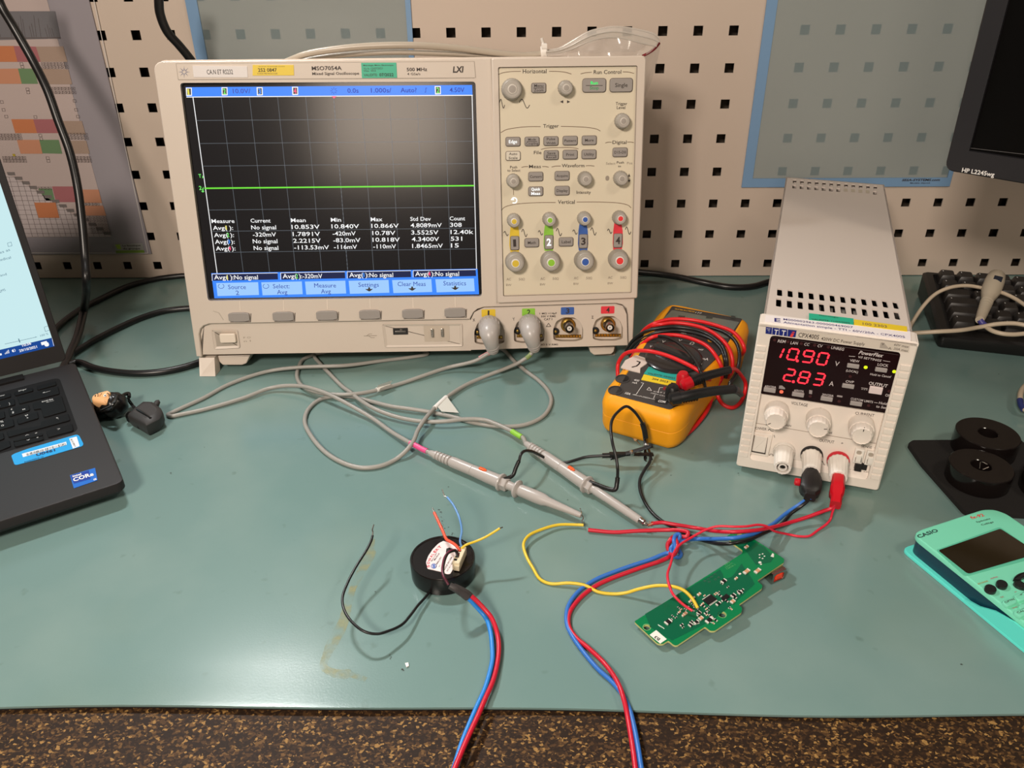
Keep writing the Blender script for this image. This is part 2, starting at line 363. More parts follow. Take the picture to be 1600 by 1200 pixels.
# front cover (stands proud of lower panels), openings for lcd
arc=[(311,522),(313,514),(318,509),(327,506)]
cov=[(306,559)]; 
o=[(0.0015,.002)]+S((315,558))+S(*arc)+S((734,499),(740,488),(746,483),(756,480),(962,474),(972,476),(979,482),(981.5,492))+S((983,541))+[(SW-.0015,.002),(SW-.0015,SH-.006),(SW-.0032,SH-.0028),(SW-.0065,SH-.0015),(.010,SH-.0015),(.0062,SH-.0022),(.0034,SH-.0042),(.0019,SH-.0070),(.0015,SH-.010)]
lcdo=S((281,129.5),(743,127.5),(753,463),(325,470)); lcdo=soften(lcdo,.003)
b=MB(); b.plate(SC,o,[lcdo],-.0106,0,CAS,mh=REC,ch=.0007,back=False)
L=S((275,99.5),(741,96),(743,121.5),(278.5,124.5)) ; b.prism(SC,soften(L,.001),0,.0004,CAS,.0003)
b.line(SC,[(275,99.5),(741,96),(743,121.5)],.8,REC,.0005); b.line(SC,[(741,121.5),(278.5,124.5),(275,99.5)],.8,REC,.0005)
# groove between screen half and control half, ticks above softkeys
b.line(SC,[(767,92),(771.5,200),(776.5,474)],1.0,REC,.0003)
for x,y in ((374.7,470),(443,469.5),(511,468),(578,467),(645,465.5),(711,464.5)):
    b.line(SC,[(x,y),(x+.5,y+15)],1.2,mat('light_tick',(228,214,200),.5),.0003)
b.line(SC,[(333,486),(342,489),(349,500)],.7,REC,.0003)
b.build('front_bezel',scope)
# control pod
pod=soften(S((768,91),(1005,87),(1009,92),(1006,160),(995,465),(777,473)),.002); ctl=soften(S((778,105),(995,102.5),(986,456.5),(786,462)),.0015)
b=MB(); b.plate(SC,pod,[ctl],0,.0032,CAS,mh=REC,ch=.0010,back=False); b.build('control_bezel',scope)
W0=.0005
b=MB(); b.poly(SC,inset(ctl,-.0006),W0,OVL)
w=W0+.0002
def arcs(*pts,wd=.9): 
    P=[tuple(q) for q in crom([Vector((x,y,0)) for x,y in pts],4)]; b.line(SC,[(q[0],q[1]) for q in P],wd,ARC,w)
z2=lambda x,y:(760+x/5,40+y/5)
z3=lambda x,y:(760+x/5,240+y/5)
arcs(z2(92,383),z2(120,371),z2(180,360),z2(268,357)); arcs(z2(490,357),z2(560,358),z2(620,365),z2(663,378))
arcs(z2(737,377),z2(770,369),z2(822,364)); arcs(z2(1067,361),z2(1110,363),z2(1152,373))
arcs(z2(113,836),z2(150,815),z2(220,800),z2(320,790),z2(422,789)); arcs(z2(583,787),z2(700,790),z2(800,797),z2(860,808),z2(890,823))
arcs(z2(930,917),z2(950,911),z2(978,911)); arcs(z2(1102,910),z2(1130,910),z2(1150,914)); arcs(z2(428,967),z2(470,957),z2(580,953),z2(680,955),z2(718,962))
arcs(z3(275,107),z3(300,102),z3(325,101)); arcs(z3(438,101),z3(460,101),z3(485,106)); arcs(z3(510,105),z3(540,98),z3(580,97)); arcs(z3(777,95),z3(810,94),z3(842,97))
arcs(z3(113,448),z3(140,420),z3(200,400),z3(300,388),z3(420,383),z3(540,382)); arcs(z3(705,379),z3(850,378),z3(980,382),z3(1060,390),z3(1110,405),z3(1130,423))
b.line(SC,[z3(212,282),z3(212,322)],.8,ARC,w)
def tx(s,x0,x1,y,h,m=INK,bold=.008,sh=0,dy=0): b.text(SC,s,(x0,y),(x1,y+dy),h,m,w,bold,sh)
tx('Horizontal',816.8,854,114.5,6.2,dy=-.3); tx('Run Control',927.6,970.6,115.6,6,dy=-.4); tx('Trigger',848.6,873,199.6,5.4,dy=-.3)
tx('Trigger',962,980,164.2,4.6); tx('Level',963.6,977,170.3,4.6); tx('Digital',957,979,224.8,5.2); tx('File',834.2,846,240.8,5)
tx('Push',797,808,263,3.8); tx('to Select',792.8,813,268.2,3.8); tx('Meas',826.6,845.2,262.6,5); tx('Waveform',877.8,913.2,261.4,5.2,dy=-.2)
tx('Push',963.6,975,255.6,3.6); tx('to',965.6,970.4,261.2,3.2); tx('Select',946.8,961.4,257.2,3.6,INKF); tx('Pos',979.6,988,256.6,3.6,INKF); tx('Intensity',900.8,923,302.8,4.8); tx('Vertical',871.6,898,318.4,5.8)
for i,x in enumerate((791.4,844.4,896.6,950)):
    y=438.2-i*.9; tx('AC',x,x+7,y,3.8,INKF); tx('50',x+19,x+25,y,3.8,INKF); tx('Ω',x+25.2,x+28.5,y,3.6,INKF); tx('BW',x-.6,x+7.6,y+8.8,3.4,INKF)
def sine(x,y,wd,h,n=10):
    pts=[(x+wd*(t/n-.5),y-h/2*math.sin(2*PI*t/n)+(t/n-.5)*h*.35) for t in range(n+1)]; b.line(SC,pts,1,INK,w)
sine(784.5,162,8,12); sine(819.5,162,16,12)
for i,x in enumerate((790.6,844.5,898.4,952.6)): sine(x,365-i*1.2,7,6); sine(x+28.8,364-i*1.2,8.5,10)
for pts in ([(875,159),(880,156.6),(880,161.4)],[(891,159),(886,156.6),(886,161.4)],[(983,271),(981,276),(985,276)],[(983,285.5),(981,281),(985,281)]): b.quad(SC,pts,INK,w)
b.rect(SC,949,278.5,6,8,INKF,w,r=3)
# rotary arrow (lit)
LIT=emat('lit_white',(255,255,250),1.2)
pts=[(803.4+4.2*math.cos(a),313.2+4.2*math.sin(a)) for a in [math.radians(200+k*28) for k in range(11)]]; b.line(SC,pts,1.7,LIT,w); b.quad(SC,[(798,312.5),(802,307.5),(803.5,313)],LIT,w)
# channel colour bands
CHC=[('yellow_band',(222,190,48)),('green_band',(138,196,62)),('blue_band',(52,92,168)),('red_band',(222,52,66))]
CHM=[mat(n,c,.5) for n,c in CHC]
for i,(t,bt) in enumerate((((803.8,353),(804.2,394)),((857.2,352),(857.4,392)),((911,351),(911,391.5)),((965.4,350),(964.8,391)))):
    (x,y),(x2,y2)=t,bt; b.quad(SC,[(x-5.5,y-2),(x+5.5,y-2),(x+7.5,y+10),(x+8,y+30),(x2+6.5,y2),(x2-6.5,y2),(x-8,y+30),(x-7.2,y+10)],CHM[i],w)
b.build('control_panel',scope)
# buttons
def sbtn(cx,cy,wp,hp,lines,m=BTN,ink=INK,d=.0022,big=0,rad=2.5,div=False,keyname='button',bold=.01):
    q=MB(); q.key(SC,cx,cy,wp+1.6,hp+1.6,.0006,BTO,rad+.5,.0001,w=W0); q.key(SC,cx,cy,wp,hp,d,m,rad,.0005,w=W0)
    ww=W0+d+.0001; n=len(lines)
    for k,s in enumerate(lines):
        s,tw,th=(s if isinstance(s,tuple) else (s,wp*.8,4.2)); yy=cy+th/2 if n==1 else cy+(-1.2 if k==0 else th+1.4)
        q.text(SC,s,(cx-tw/2,yy),(cx+tw/2,yy-.3),th,(ink[k] if isinstance(ink,list) else ink),ww,bold)
    if div: q.line(SC,[(cx-wp*.36,cy+.3),(cx+wp*.36,cy+.2)],.8,INK,ww)
    return q.build(keyname,scope)
GRN=emat('lit_green',(20,255,110),1.1); GRD=mat('green_print',(40,140,85),.6)
sbtn(841.8,137.4,22,14.5,[('Menu',14,4.4),('Zoom',15,4.4)],div=True)
sbtn(928.6,133.4,36,21,[('Run',11,5),('Stop',14,5)],ink=[GRN,GRD],rad=4,div=True)
sbtn(970.8,133,35,21,[('Single',19.5,6)],rad=4)
sbtn(801.6,221.4,22,13.5,[('Edge',13,5)],ink=LIT); sbtn(831.4,221,22,13.5,[('Mode',12,3.6),('Coupling',19,3.6)],div=True)
sbtn(861,220.4,22,13.5,[('Pulse',13,3.8),('Width',15,3.8)]); sbtn(891,219.8,22,13.5,[('Pattern',18,4)]); sbtn(920.8,219.2,22,13.5,[('More',13.5,4.2)])
sbtn(801.8,243.6,22,13.5,[('Auto',13,3.8),('Scale',14,3.8)],m=mat('pale_rubber_button',(214,205,190),.5)); sbtn(861.4,242.4,22,14,[('Save',13,3.8),('Recall',16,3.8)],div=True)
sbtn(891,241.6,22,13.5,[('Print',12.5,4.2)]); sbtn(920.4,241.2,22,13.5,[('Utility',15.5,4.2)]); sbtn(969,238,22,13.5,[('D15-D0',18,4.2)])
sbtn(837.2,276,22,13.5,[('Cursors',18.5,4)]); sbtn(837.2,299,22,13.5,[('Quick',14,4.2),('Meas',14,4.2)],ink=LIT,bold=.02)
sbtn(878.4,274.8,22,13.5,[('Acquire',18,4)]); sbtn(878.4,298,22,13.5,[('Display',17.5,4.2)])
sbtn(831,379.4,21.5,13,[('Math',12.5,4.2)]); sbtn(884.6,378,21.5,13,[('Label',14,4.4)])
for i,(x,y) in enumerate(((804.4,380),(857.8,378.6),(911.6,377.2),(965.6,376))):
    sbtn(x,y,12.5,21,[(str(i+1),4.6 if i==0 else 7,10.5)],ink=LIT if i==1 else INK,rad=2,keyname='channel_button',bold=.03)
# knobs
def knob(x,y,rp,h,hub,hm=None,ring=None,fl=.06,fn=18,name='knob'):
    a,bb=SC.ab(x,y,W0+h); su=SC.sc(x,y,W0+h)[0]; r=rp*su; q=MB(); o=SC.pt(a,bb,W0)
    q.lathe(o,SC.n,[(r*1.02,0),(r*1.02,h*.25),(r*.97,h*.3),(r*.93,h*.86),(r*.86,h*.97),(r*.8,h)],KNB,54,True,fl,fn)
    q.lathe(o,SC.n,[(r*.74,h-.0002),(r*.70,h+.0003),(.0001,h+.0003)],KNT,32)
    k=q.build(name,scope); c=MB(); hr=hub*su
    c.lathe(o,SC.n,[(hr*1.25,h+.0002),(hr*1.15,h+.0010),(hr,h+.0010)],ring or mat('pale_ring',(206,198,188),.4),28)
    c.lathe(o,SC.n,[(hr,h+.0002),(hr*.95,h+.0011),(.0001,h+.0012)],hm or mat('knob_hub',(158,150,142),.4),24)
    c.build('knob_cap',k); return k
knob(800.6,139.4,16.6,.011,6,fn=24,fl=.03); knob(885,137.4,12,.010,4.6); knob(974.4,189.4,12,.010,4.4)
knob(802.4,283.6,11,.010,4); knob(915.6,280.4,11.5,.010,4.2); knob(972,279.6,11.5,.010,4.2)
KC=[mat('yellow_knob_mark',(214,184,52),.5),mat('green_knob_mark',(140,196,50),.5),mat('blue_knob_mark',(48,88,170),.5),mat('red_knob_mark',(228,52,52),.5)]
for i,(x,y) in enumerate(((803.4,346),(859.4,344.2),(914.4,343),(969.6,341.6))): knob(x,y,11,.010,4.0,KC[i],mat('white_ring',(225,220,214),.4))
for i,(x,y) in enumerate(((805.6,411.6),(861.4,410.4),(914.6,409.2),(968.4,407.6))): knob(x,y,15.5,.012,5.6,KC[i],mat('white_ring',(225,220,214),.4),fl=.02,fn=30)
# softkeys
for x,y in ((374,495),(443,494),(511,492.5),(578,491),(645,489.8),(711,488)):
    q=MB(); su,sv=SC.sc(x,y); a,bb=SC.ab(x,y); q.prism(SC,soften([(a-16.5*su,bb-5.6*sv),(a-9*su,bb-7.2*sv),(a+9*su,bb-7.2*sv),(a+16.5*su,bb-5.6*sv),(a+16.5*su,bb+5.6*sv),(a+10*su,bb+7.2*sv),(a-10*su,bb+7.2*sv),(a-16.5*su,bb+5.6*sv)],.0012),-.001,.0022,BTN,.0006)
    q.line(SC,[(x-14,y+8.2),(x+17.5,y+7.8),(x+18,y-5)],1.1,BTO,.0003)
    q.build('softkey',scope)
# ---------------- screen
LW=-.0045
def lq(*pts): return [SC.ab(*p,LW) for p in pts]
b=MB(); GL=mat('lcd_glass',(30,30,34),rough=.16,spec=.6)
b.poly(SC,S((279,128),(745,125.5),(755,465),(323,472)),LW-.0001,GL)
BLU=emat('lit_blue_bar',(62,138,255),1.0); GRID=emat('lit_grid_grey',(150,160,170),.55); WL=emat('lit_screen_white',(250,250,250),1.0); LBL=emat('lit_key_blue',(160,205,255),1.0)
DB=mat('dark_blue_screen_text',(6,30,110),.5,emit=(10,44,140),estr=1); NAV=emat('lit_navy',(34,42,84),.8); SCR=emat('screen_black',(14,14,17),.5)
GRL=emat('lit_green_trace',(110,222,62),1.1); GRT=emat('lit_green_text',(120,240,110),1.0); PNK=emat('lit_pink',(255,90,130),1); YEL=emat('lit_yellow',(235,225,90),1); BLT=emat('lit_blue_text',(70,150,255),1); DKC=mat('dark_channel_box',(30,30,36),.4)
w=LW+.0001
Z=lambda x,y:(230+x/2.8564,60+y/2.8564)
b.quad(SC,[Z(172,218),Z(1450,208),Z(1452,254),Z(176,262)],BLU,w); b.line(SC,[Z(176,262),Z(1452,254)],1.3,WL,w+.0001); 
# graticule
TL,TR,BL_,BR_=Z(204,262),Z(1450,255),Z(312,1048),Z(1470,1030)
def gp(s,t):
    a=Vector(SC.ab(*TL,w)); bb=Vector(SC.ab(*TR,w)); c=Vector(SC.ab(*BL_,w)); d=Vector(SC.ab(*BR_,w)); return a*(1-s)*(1-t)+bb*s*(1-t)+c*(1-s)*t+d*s*t
def gl(p,q,wd,m,ww=w):
    n=(q-p).normalized(); n=Vector((-n.y,n.x))*wd/2; b.add([SC.pt(k.x,k.y,ww) for k in (p-n,q-n,q+n,p+n)],[(0,1,2,3)],m)
for i in range(1,10): gl(gp(i/10,0),gp(i/10,1),.00028,GRID)
for j in range(1,8): gl(gp(0,j/8),gp(1,j/8),.00028,GRID)
for k in range(40): gl(gp(.5,k/40),gp(.5,k/40+.012),.0005,GRID,w+.00005)
gl(gp(0,0),gp(0,1),.0007,WL); gl(gp(1,0),gp(1,1),.0007,WL)
gl(Vector(SC.ab(*Z(256,669),w)),Vector(SC.ab(*Z(1460,657),w)),.0013,GRL,w+.0002)
W1=w+.0002
def st(s,x0,y,x1,h,m=WL,bold=.01,dy=None): 
    b.text(SC,s,Z(x0,y),Z(x1,y-(x1-x0)*.006),h/2.856,m,W1,bold)
cols=[(288,'Measure',390),(462,'Current',551),(642,'Mean',708),(820,'Min',866),(998,'Max',1050),(1174,'Std Dev',1266),(1350,'Count',1419)]
for x,s,x1 in cols: st(s,x,824-(x-288)*.011,x1,17)
rowsd=[(('Avg( ):',294,384),('No signal',465,576),('10.853V',645,770),('10.840V',823,946),('10.866V',1001,1123),('4.8089mV',1176,1315),('308',1352,1404)),
 (('Avg( ):',299,388),('-320mV',472,576),('1.7891V',650,772),('-420mV',828,931),('10.78V',1005,1108),('3.5525V',1179,1300),('12.40k',1354,1456)),
 (('Avg( ):',303,391),('No signal',472,582),('2.2215V',652,775),('-83.0mV',831,952),('10.818V',1006,1128),('4.3400V',1181,1303),('531',1355,1406)),
 (('Avg( ):',307,395),('No signal',476,586),('-113.53mV',656,812),('-116mV',834,937),('-110mV',1009,1111),('1.8465mV',1183,1320),('15',1356,1391))]
for r,row in enumerate(rowsd):
    yb=(855,887,917,947)[r]
    for s,x0,x1 in row: st(s,x0,yb-(x0-288)*.013,x1,18)
    st(str(r+1),row[0][1]+56,yb-1,row[0][1]+(62 if r==0 else 68),18,(YEL,GRT,BLT,PNK)[r])
# softkey area
b.quad(SC,[Z(286,1048),Z(1474,1028),Z(1481,1142),Z(300,1160)],BLU,w)
for i,(x0,x1,s) in enumerate(((290,582,'No signal'),(596,882,'-320mV'),(893,1176,'No signal'),(1187,1466,'No signal'))):
    y=1052-(x0-286)*.017; b.quad(SC,[Z(x0,y),Z(x1,y-5),Z(x1+2,y+24),Z(x0+3,y+30)],NAV,w+.0001); b.line(SC,[Z(x0,y+29),Z(x0,y),Z(x1,y-5)],.8,WL,W1)
    st('Avg( )',x0+9,y+24,x0+90,19); st(str(i+1),x0+66,y+24,x0+(71 if i==0 else 78),19,(YEL,GRT,BLT,PNK)[i]); st(':'+s,x0+92,y+24,x0+(205 if i!=1 else 186),19)
keys=[('Source','2',308,495,362,441,396,411),('Select:','Avg',509,690,562,636,580,626),('Measure','Avg',704,884,746,843,776,820),('Settings','',899,1077,943,1034,0,0),('Clear Meas','',1093,1268,1118,1243,0,0),('Statistics','',1286,1458,1322,1423,0,0)]
for s,s2,x0,x1,t0,t1,u0,u1 in keys:
    y=1092-(x0-308)*.017; b.quad(SC,[Z(x0,y),Z(x1,y-4),Z(x1+4,y+53),Z(x0+6,y+58)],LBL,w+.0001)
    st(s,t0,y+27,t1,19,DB,0); 
    if s2: st(s2,u0,y+53,u1,19,DB,0)
    else:
        xm=(t0+t1)/2+2; b.quad(SC,[Z(xm-18,y+37),Z(xm+18,y+36),Z(xm+3,y+47),Z(xm-2,y+47)],INK,W1); b.quad(SC,[Z(xm-4,y+29),Z(xm+4,y+29),Z(xm+4,y+38),Z(xm-4,y+38)],INK,W1)
for cx in (330,530):
    P=[Z(cx+13*math.cos(math.radians(a)),1106+10*math.sin(math.radians(a))) for a in range(-60,250,25)]; b.line(SC,P,.7,DB,W1)
# top bar boxes
for cx,cy,s,m in ((186,238,'1',YEL),(345,236,'2',GRT),(502,236,'3',BLT),(660,234,'4',PNK),(1297,231,'2',GRT)):
    b.quad(SC,[Z(cx-14,cy-18),Z(cx+13,cy-18),Z(cx+14,cy+18),Z(cx-12,cy+19)],WL,W1); b.quad(SC,[Z(cx-9,cy-14),Z(cx+9,cy-14),Z(cx+10,cy+14),Z(cx-8,cy+14)],DKC,W1+.0001)
    b.text(SC,s,Z(cx-5,cy+12),Z(cx+(3 if s=='1' else 7),cy+12),23/2.856,m,W1+.0002,.03)
for s,x0,x1,y in (('10.0V/',383,462,245),('0.0s',894,944,243),('1.000s/',999,1090,242),('Auto?',1131,1203,241),('4.50V',1350,1416,240)): st(s,x0,y,x1,20,DB,.012)
b.line(SC,[Z(1238,240),Z(1243,240),Z(1243,222),Z(1248,222)],.8,DB,W1)
for a in range(0,360,45): b.line(SC,[Z(833+7*math.cos(math.radians(a)),234+7*math.sin(math.radians(a))),Z(833+15*math.cos(math.radians(a)),234+15*math.sin(math.radians(a)))],.7,DB,W1)
b.quad(SC,[Z(823,258),Z(845,258),Z(834,269)],PNK,W1)
b.text(SC,'T',Z(230,622),Z(242,622),16/2.856,GRT,W1,.02); b.text(SC,'2',Z(232,676),Z(244,676),17/2.856,GRT,W1,.02); b.quad(SC,[Z(246,612),Z(252,618),Z(246,626)],GRT,W1); b.quad(SC,[Z(246,672),Z(246,682),Z(240,682),Z(249,688),Z(256,682),Z(251,682),Z(251,662)],GRT,W1)
b.build('lcd_screen',scope)
# ---------------- brand strip print and stickers
b=MB(); w=.0008
def zt7(x,y): return (280+x/6.154,80+y/6.154)
def zt8(x,y): return (520+x/6.154,80+y/6.154)
cx,cy=287.6,112.4; SBL=mat('slate_blue_print',(84,96,140),.5)
for a in range(8):
    for r0 in (3,4.6,6.2,7.8): q=(cx+r0*math.cos(a*PI/4),cy+r0*math.sin(a*PI/4)); b.rect(SC,*q,1.3 if r0<5 else .8,1.3 if r0<5 else .8,SBL,w,r=.5)
b.build('emblem',scope); b=MB()
b.text(SC,'MSO7054A',(487.3,109.7),(534,109.2),6,INK,w,.012); b.text(SC,'Mixed Signal Oscilloscope',(488,117.2),(561,116.4),4.2,INK,w,.008)
b.build('model_name',scope); b=MB(); b.text(SC,'500 MHz',(635.6,111.2),(667.4,110.8),5.2,INK,w,.012); b.text(SC,'4 GSa/s',(636.4,117.4),(656.6,117.2),3.6,INK,w); b.build('bandwidth_print',scope); b=MB(); b.text(SC,'LXI',(707.6,113.2),(723.4,112.8),9,INK,w,.03,shear=.15)
b.build('standard_logo',scope)
def sticker(pts,m,name,parent,fr,texts,w0=.0006,label=None,extra=None,th=.0002):
    q=MB(); q.prism(fr,[fr.ab(*p,w0) for p in pts],w0-th-.0003,w0,m)
    for s,p0,p1,h,mm,bo in texts: q.text(fr,s,p0,p1,h,mm,w0+.0001,bo)
    if extra: extra(q)
    o=q.build(name,parent)
    if label: o['label']=label
    return o
STW=mat('white_label_tape',(220,214,212),.45); STY=mat('yellow_sticker',(226,196,40),.45); STG=mat('green_sticker',(28,172,136),.4)
def dm(q,fr,x,y,s,w0,m=BLACK):   # small dark code block drawn as a plain dark patch
    random.seed(int(x)); 
    for i in range(5):
        for j in range(5):
            if (i+j)%2==0 or i==0: q.rect(fr,x+(i-2)*s/5,y+(j-2)*s/5,s/5.2,s/5.2,m,w0)
sticker([zt7(128,140),zt7(652,145),zt7(660,252),zt7(140,250)],STW,'name_label',scope,SC,[('CA.N ET RS232',zt7(268,222),zt7(518,220),7.2,BLACK,.005)],.0009,label='white label tape')
sticker([zt7(706,132),zt7(1100,132),zt7(1104,232),zt7(706,234)],STY,'asset_sticker',scope,SC,[('252 0847',zt7(760,198),zt7(940,197),5.4,BLACK,.015),('CODE METROLOGIE',zt7(752,223),zt7(945,222),2.4,ARC,0),('www.trescal.com',zt7(760,151),zt7(1015,150),1.5,INK,0)],.0009,label='yellow asset sticker')
sticker([zt8(272,112),zt8(610,110),zt8(618,255),zt8(280,258)],STG,'calibration_sticker',scope,SC,[('Metrologie, Metro, Electronique',zt8(293,143),zt8(582,141),2.2,INK,.01),('Vu le 15/07/2021',zt8(296,176),zt8(480,174),3,INK,0),('Visa  053',zt8(296,198),zt8(412,197),3,INK,0),('VALIDITE:',zt8(300,242),zt8(430,240),4,INK,.005),('07/2022',zt8(448,241),zt8(585,240),4.6,BLACK,.02)],.0009,label='green calibration sticker')
# ---------------- lower panel: power button, usb, probe comp terminals
PF=-.0035
def zb(x,y): return (290+x/3.2,440+y/3.2)
b=MB(); lp=[(.0025,.0028)]+S((316,557))+S(*arc)+S((734,499),(735,548.5)); b.prism(SC,inset(ccw(lp),-.0006),-.0104,PF,CAS)
def tray(pts,depth,m=REC,fm=CAS):
    o=ccw(soften([SC.ab(*p,PF) for p in pts],.0015)); i=inset(o,.0022); b.loops([[SC.pt(x,y,PF+.0004) for x,y in inset(o,-.0006)],[SC.pt(x,y,PF+.0012) for x,y in o],[SC.pt(x,y,PF+.0002) for x,y in i]],fm,False,False,False); b.poly(SC,i,PF+.00025,m)
tray([(331.5,515.5),(371,516),(375,543),(336,545)],0); tray([zb(985,212),zb(1382,210),zb(1384,322),zb(1000,327)],0,CAS)
b.quad(SC,[zb(1190,222),zb(1318,220),zb(1320,298),zb(1196,300)],mat('beige_shade',(190,176,160),.5),PF+.0006)
b.text(SC,'F O',zb(290,285),zb(326,283),2.6,INKF,PF+.0002); b.text(SC,'n I',zb(292,302),zb(326,300),2.6,INKF,PF+.0002)
b.line(SC,[zb(892,272),zb(955,270)],.8,INKF,PF+.0002); b.line(SC,[zb(905,271),zb(918,262),zb(932,262)],.7,INKF,PF+.0002); b.line(SC,[zb(915,271),zb(928,281),zb(945,280)],.7,INKF,PF+.0002)
b.build('lower_panel',scope)
for x,y in ((1233,258),(1283,256)):
    q=zb(x,y); b=MB(); b.key(SC,q[0],q[1],4,13,.003,mat('bright_metal',(190,185,178),.25,1),1,.0003,w=PF); b.build('test_terminal',scope)
b=MB(); b.key(SC,355.5,528.8,25,14.5,.0035,mat('pale_power_button',(226,212,196),.4),2.5,.0008,w=PF+.0003); b.build('power_button',scope)
b=MB(); x,y=zb(1074,249); b.key(SC,x,y,23,10,.001,BLACK,.6,.0001,w=PF+.0003); b.key(SC,x,y+.6,17,2.6,.0006,mat('usb_tongue',(120,116,112),.3,1),.3,.0001,w=PF+.0013); b.key(SC,x+1,y-2.2,4,2.2,.0006,mat('usb_tongue',(120,116,112),.3,1),.3,.0001,w=PF+.0013); b.build('usb_port',scope)
# ---------------- bnc panel
def zn(x,y): return (700+x/5,440+y/5)
b=MB(); pan=S((735,548),(735,502),(741,489),(756,481.5),(962,475.5),(974,479),(980,492),(981.5,540.5))
rec=[((205,443),(295,490)),((513,753),(287,478)),((820,1055),(278,465)),((1128,1365),(268,460))]
hl=[]
for (x0,x1),(y0,y1) in rec:
    hl.append(soften([SC.ab(*zn(*p),PF) for p in ((x0,y0+95),(x0+25,y0+30),(x0+80,y0),(x1-70,y0),(x1-22,y0+35),(x1,y0+90),(x1-2,y1-15),(x1-60,y1),(x0+60,y1),(x0+3,y1-12))],.002))
b.plate(SC,pan,hl,-.0104,PF+.0008,CAS,mh=REC,floor=PF-.006,mf=CAS,back=False)
for i,((x0,x1),(y0,y1)) in enumerate((((262,370),(217,275)),((578,680),(210,268)),((882,985),(200,258)),((1195,1300),(192,250)))):
    cx,cy=zn((x0+x1)/2,(y0+y1)/2); b.rect(SC,cx,cy,(x1-x0)/5,(y1-y0)/5,CHM[i],PF+.0011,r=1.4); 
    b.text(SC,str(i+1),(cx-(1.2 if i==0 else 2.4),cy+3.8),(cx+(1.4 if i==0 else 2.9),cy+3.8),7.6,INK,PF+.0013,.02)
for s,x0,x1,y,h in (('X',194,213,312,4.4),('Y',506,523,305,4.4),('Z',1122,1138,289,4),('1 MΩ =14pF',716,850,256,2.6),('300 V RMS',726,842,279,2.8),('CAT I',750,813,303,3.2),('50Ω 5 V RMS',708,860,499,2.4)): b.text(SC,s,zn(x0,y),zn(x1,y-2),h,INK,PF+.0011,.01)
b.line(SC,[zn(768,352),zn(785,325),zn(803,350),zn(768,352)],.8,INK,PF+.0011)
b.build('input_panel',scope)
BR=mat('brass',(196,160,84),.28,1); ST=mat('nickel',(170,165,160),.2,1); PTF=mat('white_dielectric',(220,216,210),.4)
bn=[(322,350),(635,340),(936,345),(1247,338)]
for i,(x,y) in enumerate(bn):
    o=SC.at(*zn(x,y-8),PF-.005); FR=Fr(o,SC.u,SC.v,SC.n)
    q=MB(); q.lathe(o,SC.n,[(.0072,-.001),(.0072,.0022),(.0068,.0026),(.0048,.0026)],BR,36,False)
    q.lathe(o,SC.n,[(.0053,.0024),(.0053,.0040),(.0048,.0048),(.0048,.0155),(.0045,.016),(.0040,.016),(.0040,.008)],ST,32,True)
    q.lathe(o,SC.n,[(.0040,.0085),(.0001,.0085)],BLACK,24,False); q.lathe(o,SC.n,[(.0024,.008),(.0024,.0145),(.0008,.0145),(.0006,.011)],PTF,20,True)
    for s in (-1,1): q.lathe(o+SC.n*.012+SC.v*.0046*s,SC.v*s,[(.0011,0),(.0011,.0012),(.0001,.0013)],ST,10)
    q.build('bnc_connector',scope)
    q=MB(); 
    for k in range(9):
        a=(x-87+k*22.5); c=zn(a,y+84 if i<2 else y+82); q.rect(SC,c[0],c[1],4.4,5.2,mat('dark_gold_contact',(126,92,34),.4,.6),PF-.0057); q.key(SC,c[0],c[1],2.4,3,.0006,mat('gold_contact',(240,200,110),.2,1),.4,.0001,w=PF-.0058)
    q.build('contact_strip',scope)
    q=MB(); o2=SC.at(*zn(x-96+(4 if i<2 else 0),y+42),PF-.0058); q.lathe(o2,SC.n,[(.0036,0),(.0036,.0016),(.0026,.0018),(.0024,.001),(.0001,.001)],BLACK,20); q.lathe(o2,SC.n,[(.0014,.001),(.0013,.0022),(.0001,.0024)],BR,12); q.build('sense_ring',scope)
# ---------------- feet: folded-out leg at the left, fixed feet
b=MB(); A=[onz(312,588,.0002),onz(336.5,588,.0002)]; top=[SC.at(311,559,-.006),SC.at(335,559,-.006)]
dv=Vector((.04,.60,0)).normalized()*.012
V=[A[0],A[1],A[1]+dv,A[0]+dv,top[0],top[1],top[1]+dv,top[0]+dv]; b.add(V,[(3,2,1,0),(0,1,5,4),(1,2,6,5),(2,3,7,6),(3,0,4,7),(4,5,6,7)],CAS); b.build('tilt_leg',scope)
b=MB(); A=[onz(930,582,.0002),onz(962,582,.0002)]; top=[SC.at(930,545,-.03),SC.at(962,545,-.03)]
V=[A[0]+dv*3,A[1]+dv*3,A[1]+dv*4,A[0]+dv*4,top[0],top[1],top[1]+dv,top[0]+dv]; b.add(V,[(3,2,1,0),(0,1,5,4),(1,2,6,5),(2,3,7,6),(3,0,4,7),(4,5,6,7)],CAS2); b.build('tilt_leg',scope)
for pts in (((340,556),(391,555),(385,568),(378,570.5),(348,570.5),(343,566)),((920.5,543),(961,542),(959,550),(955,553.5),(928,555),(922,550))):
    b=MB(); b.prism(SC,soften([SC.ab(*p,-.010) for p in pts],.001),-.032,-.010,CAS,.001); b.build('foot',scope)
for x in (.03,.40):
    p=SC.pt(x,0,-SD+.012); b=MB(); b.box(Fr((p.x,p.y,0),SC.u,(0,0,1)),-.012,.012,.0003,p.z+.005,-.01,.01,CAS2); b.build('rear_foot',scope)
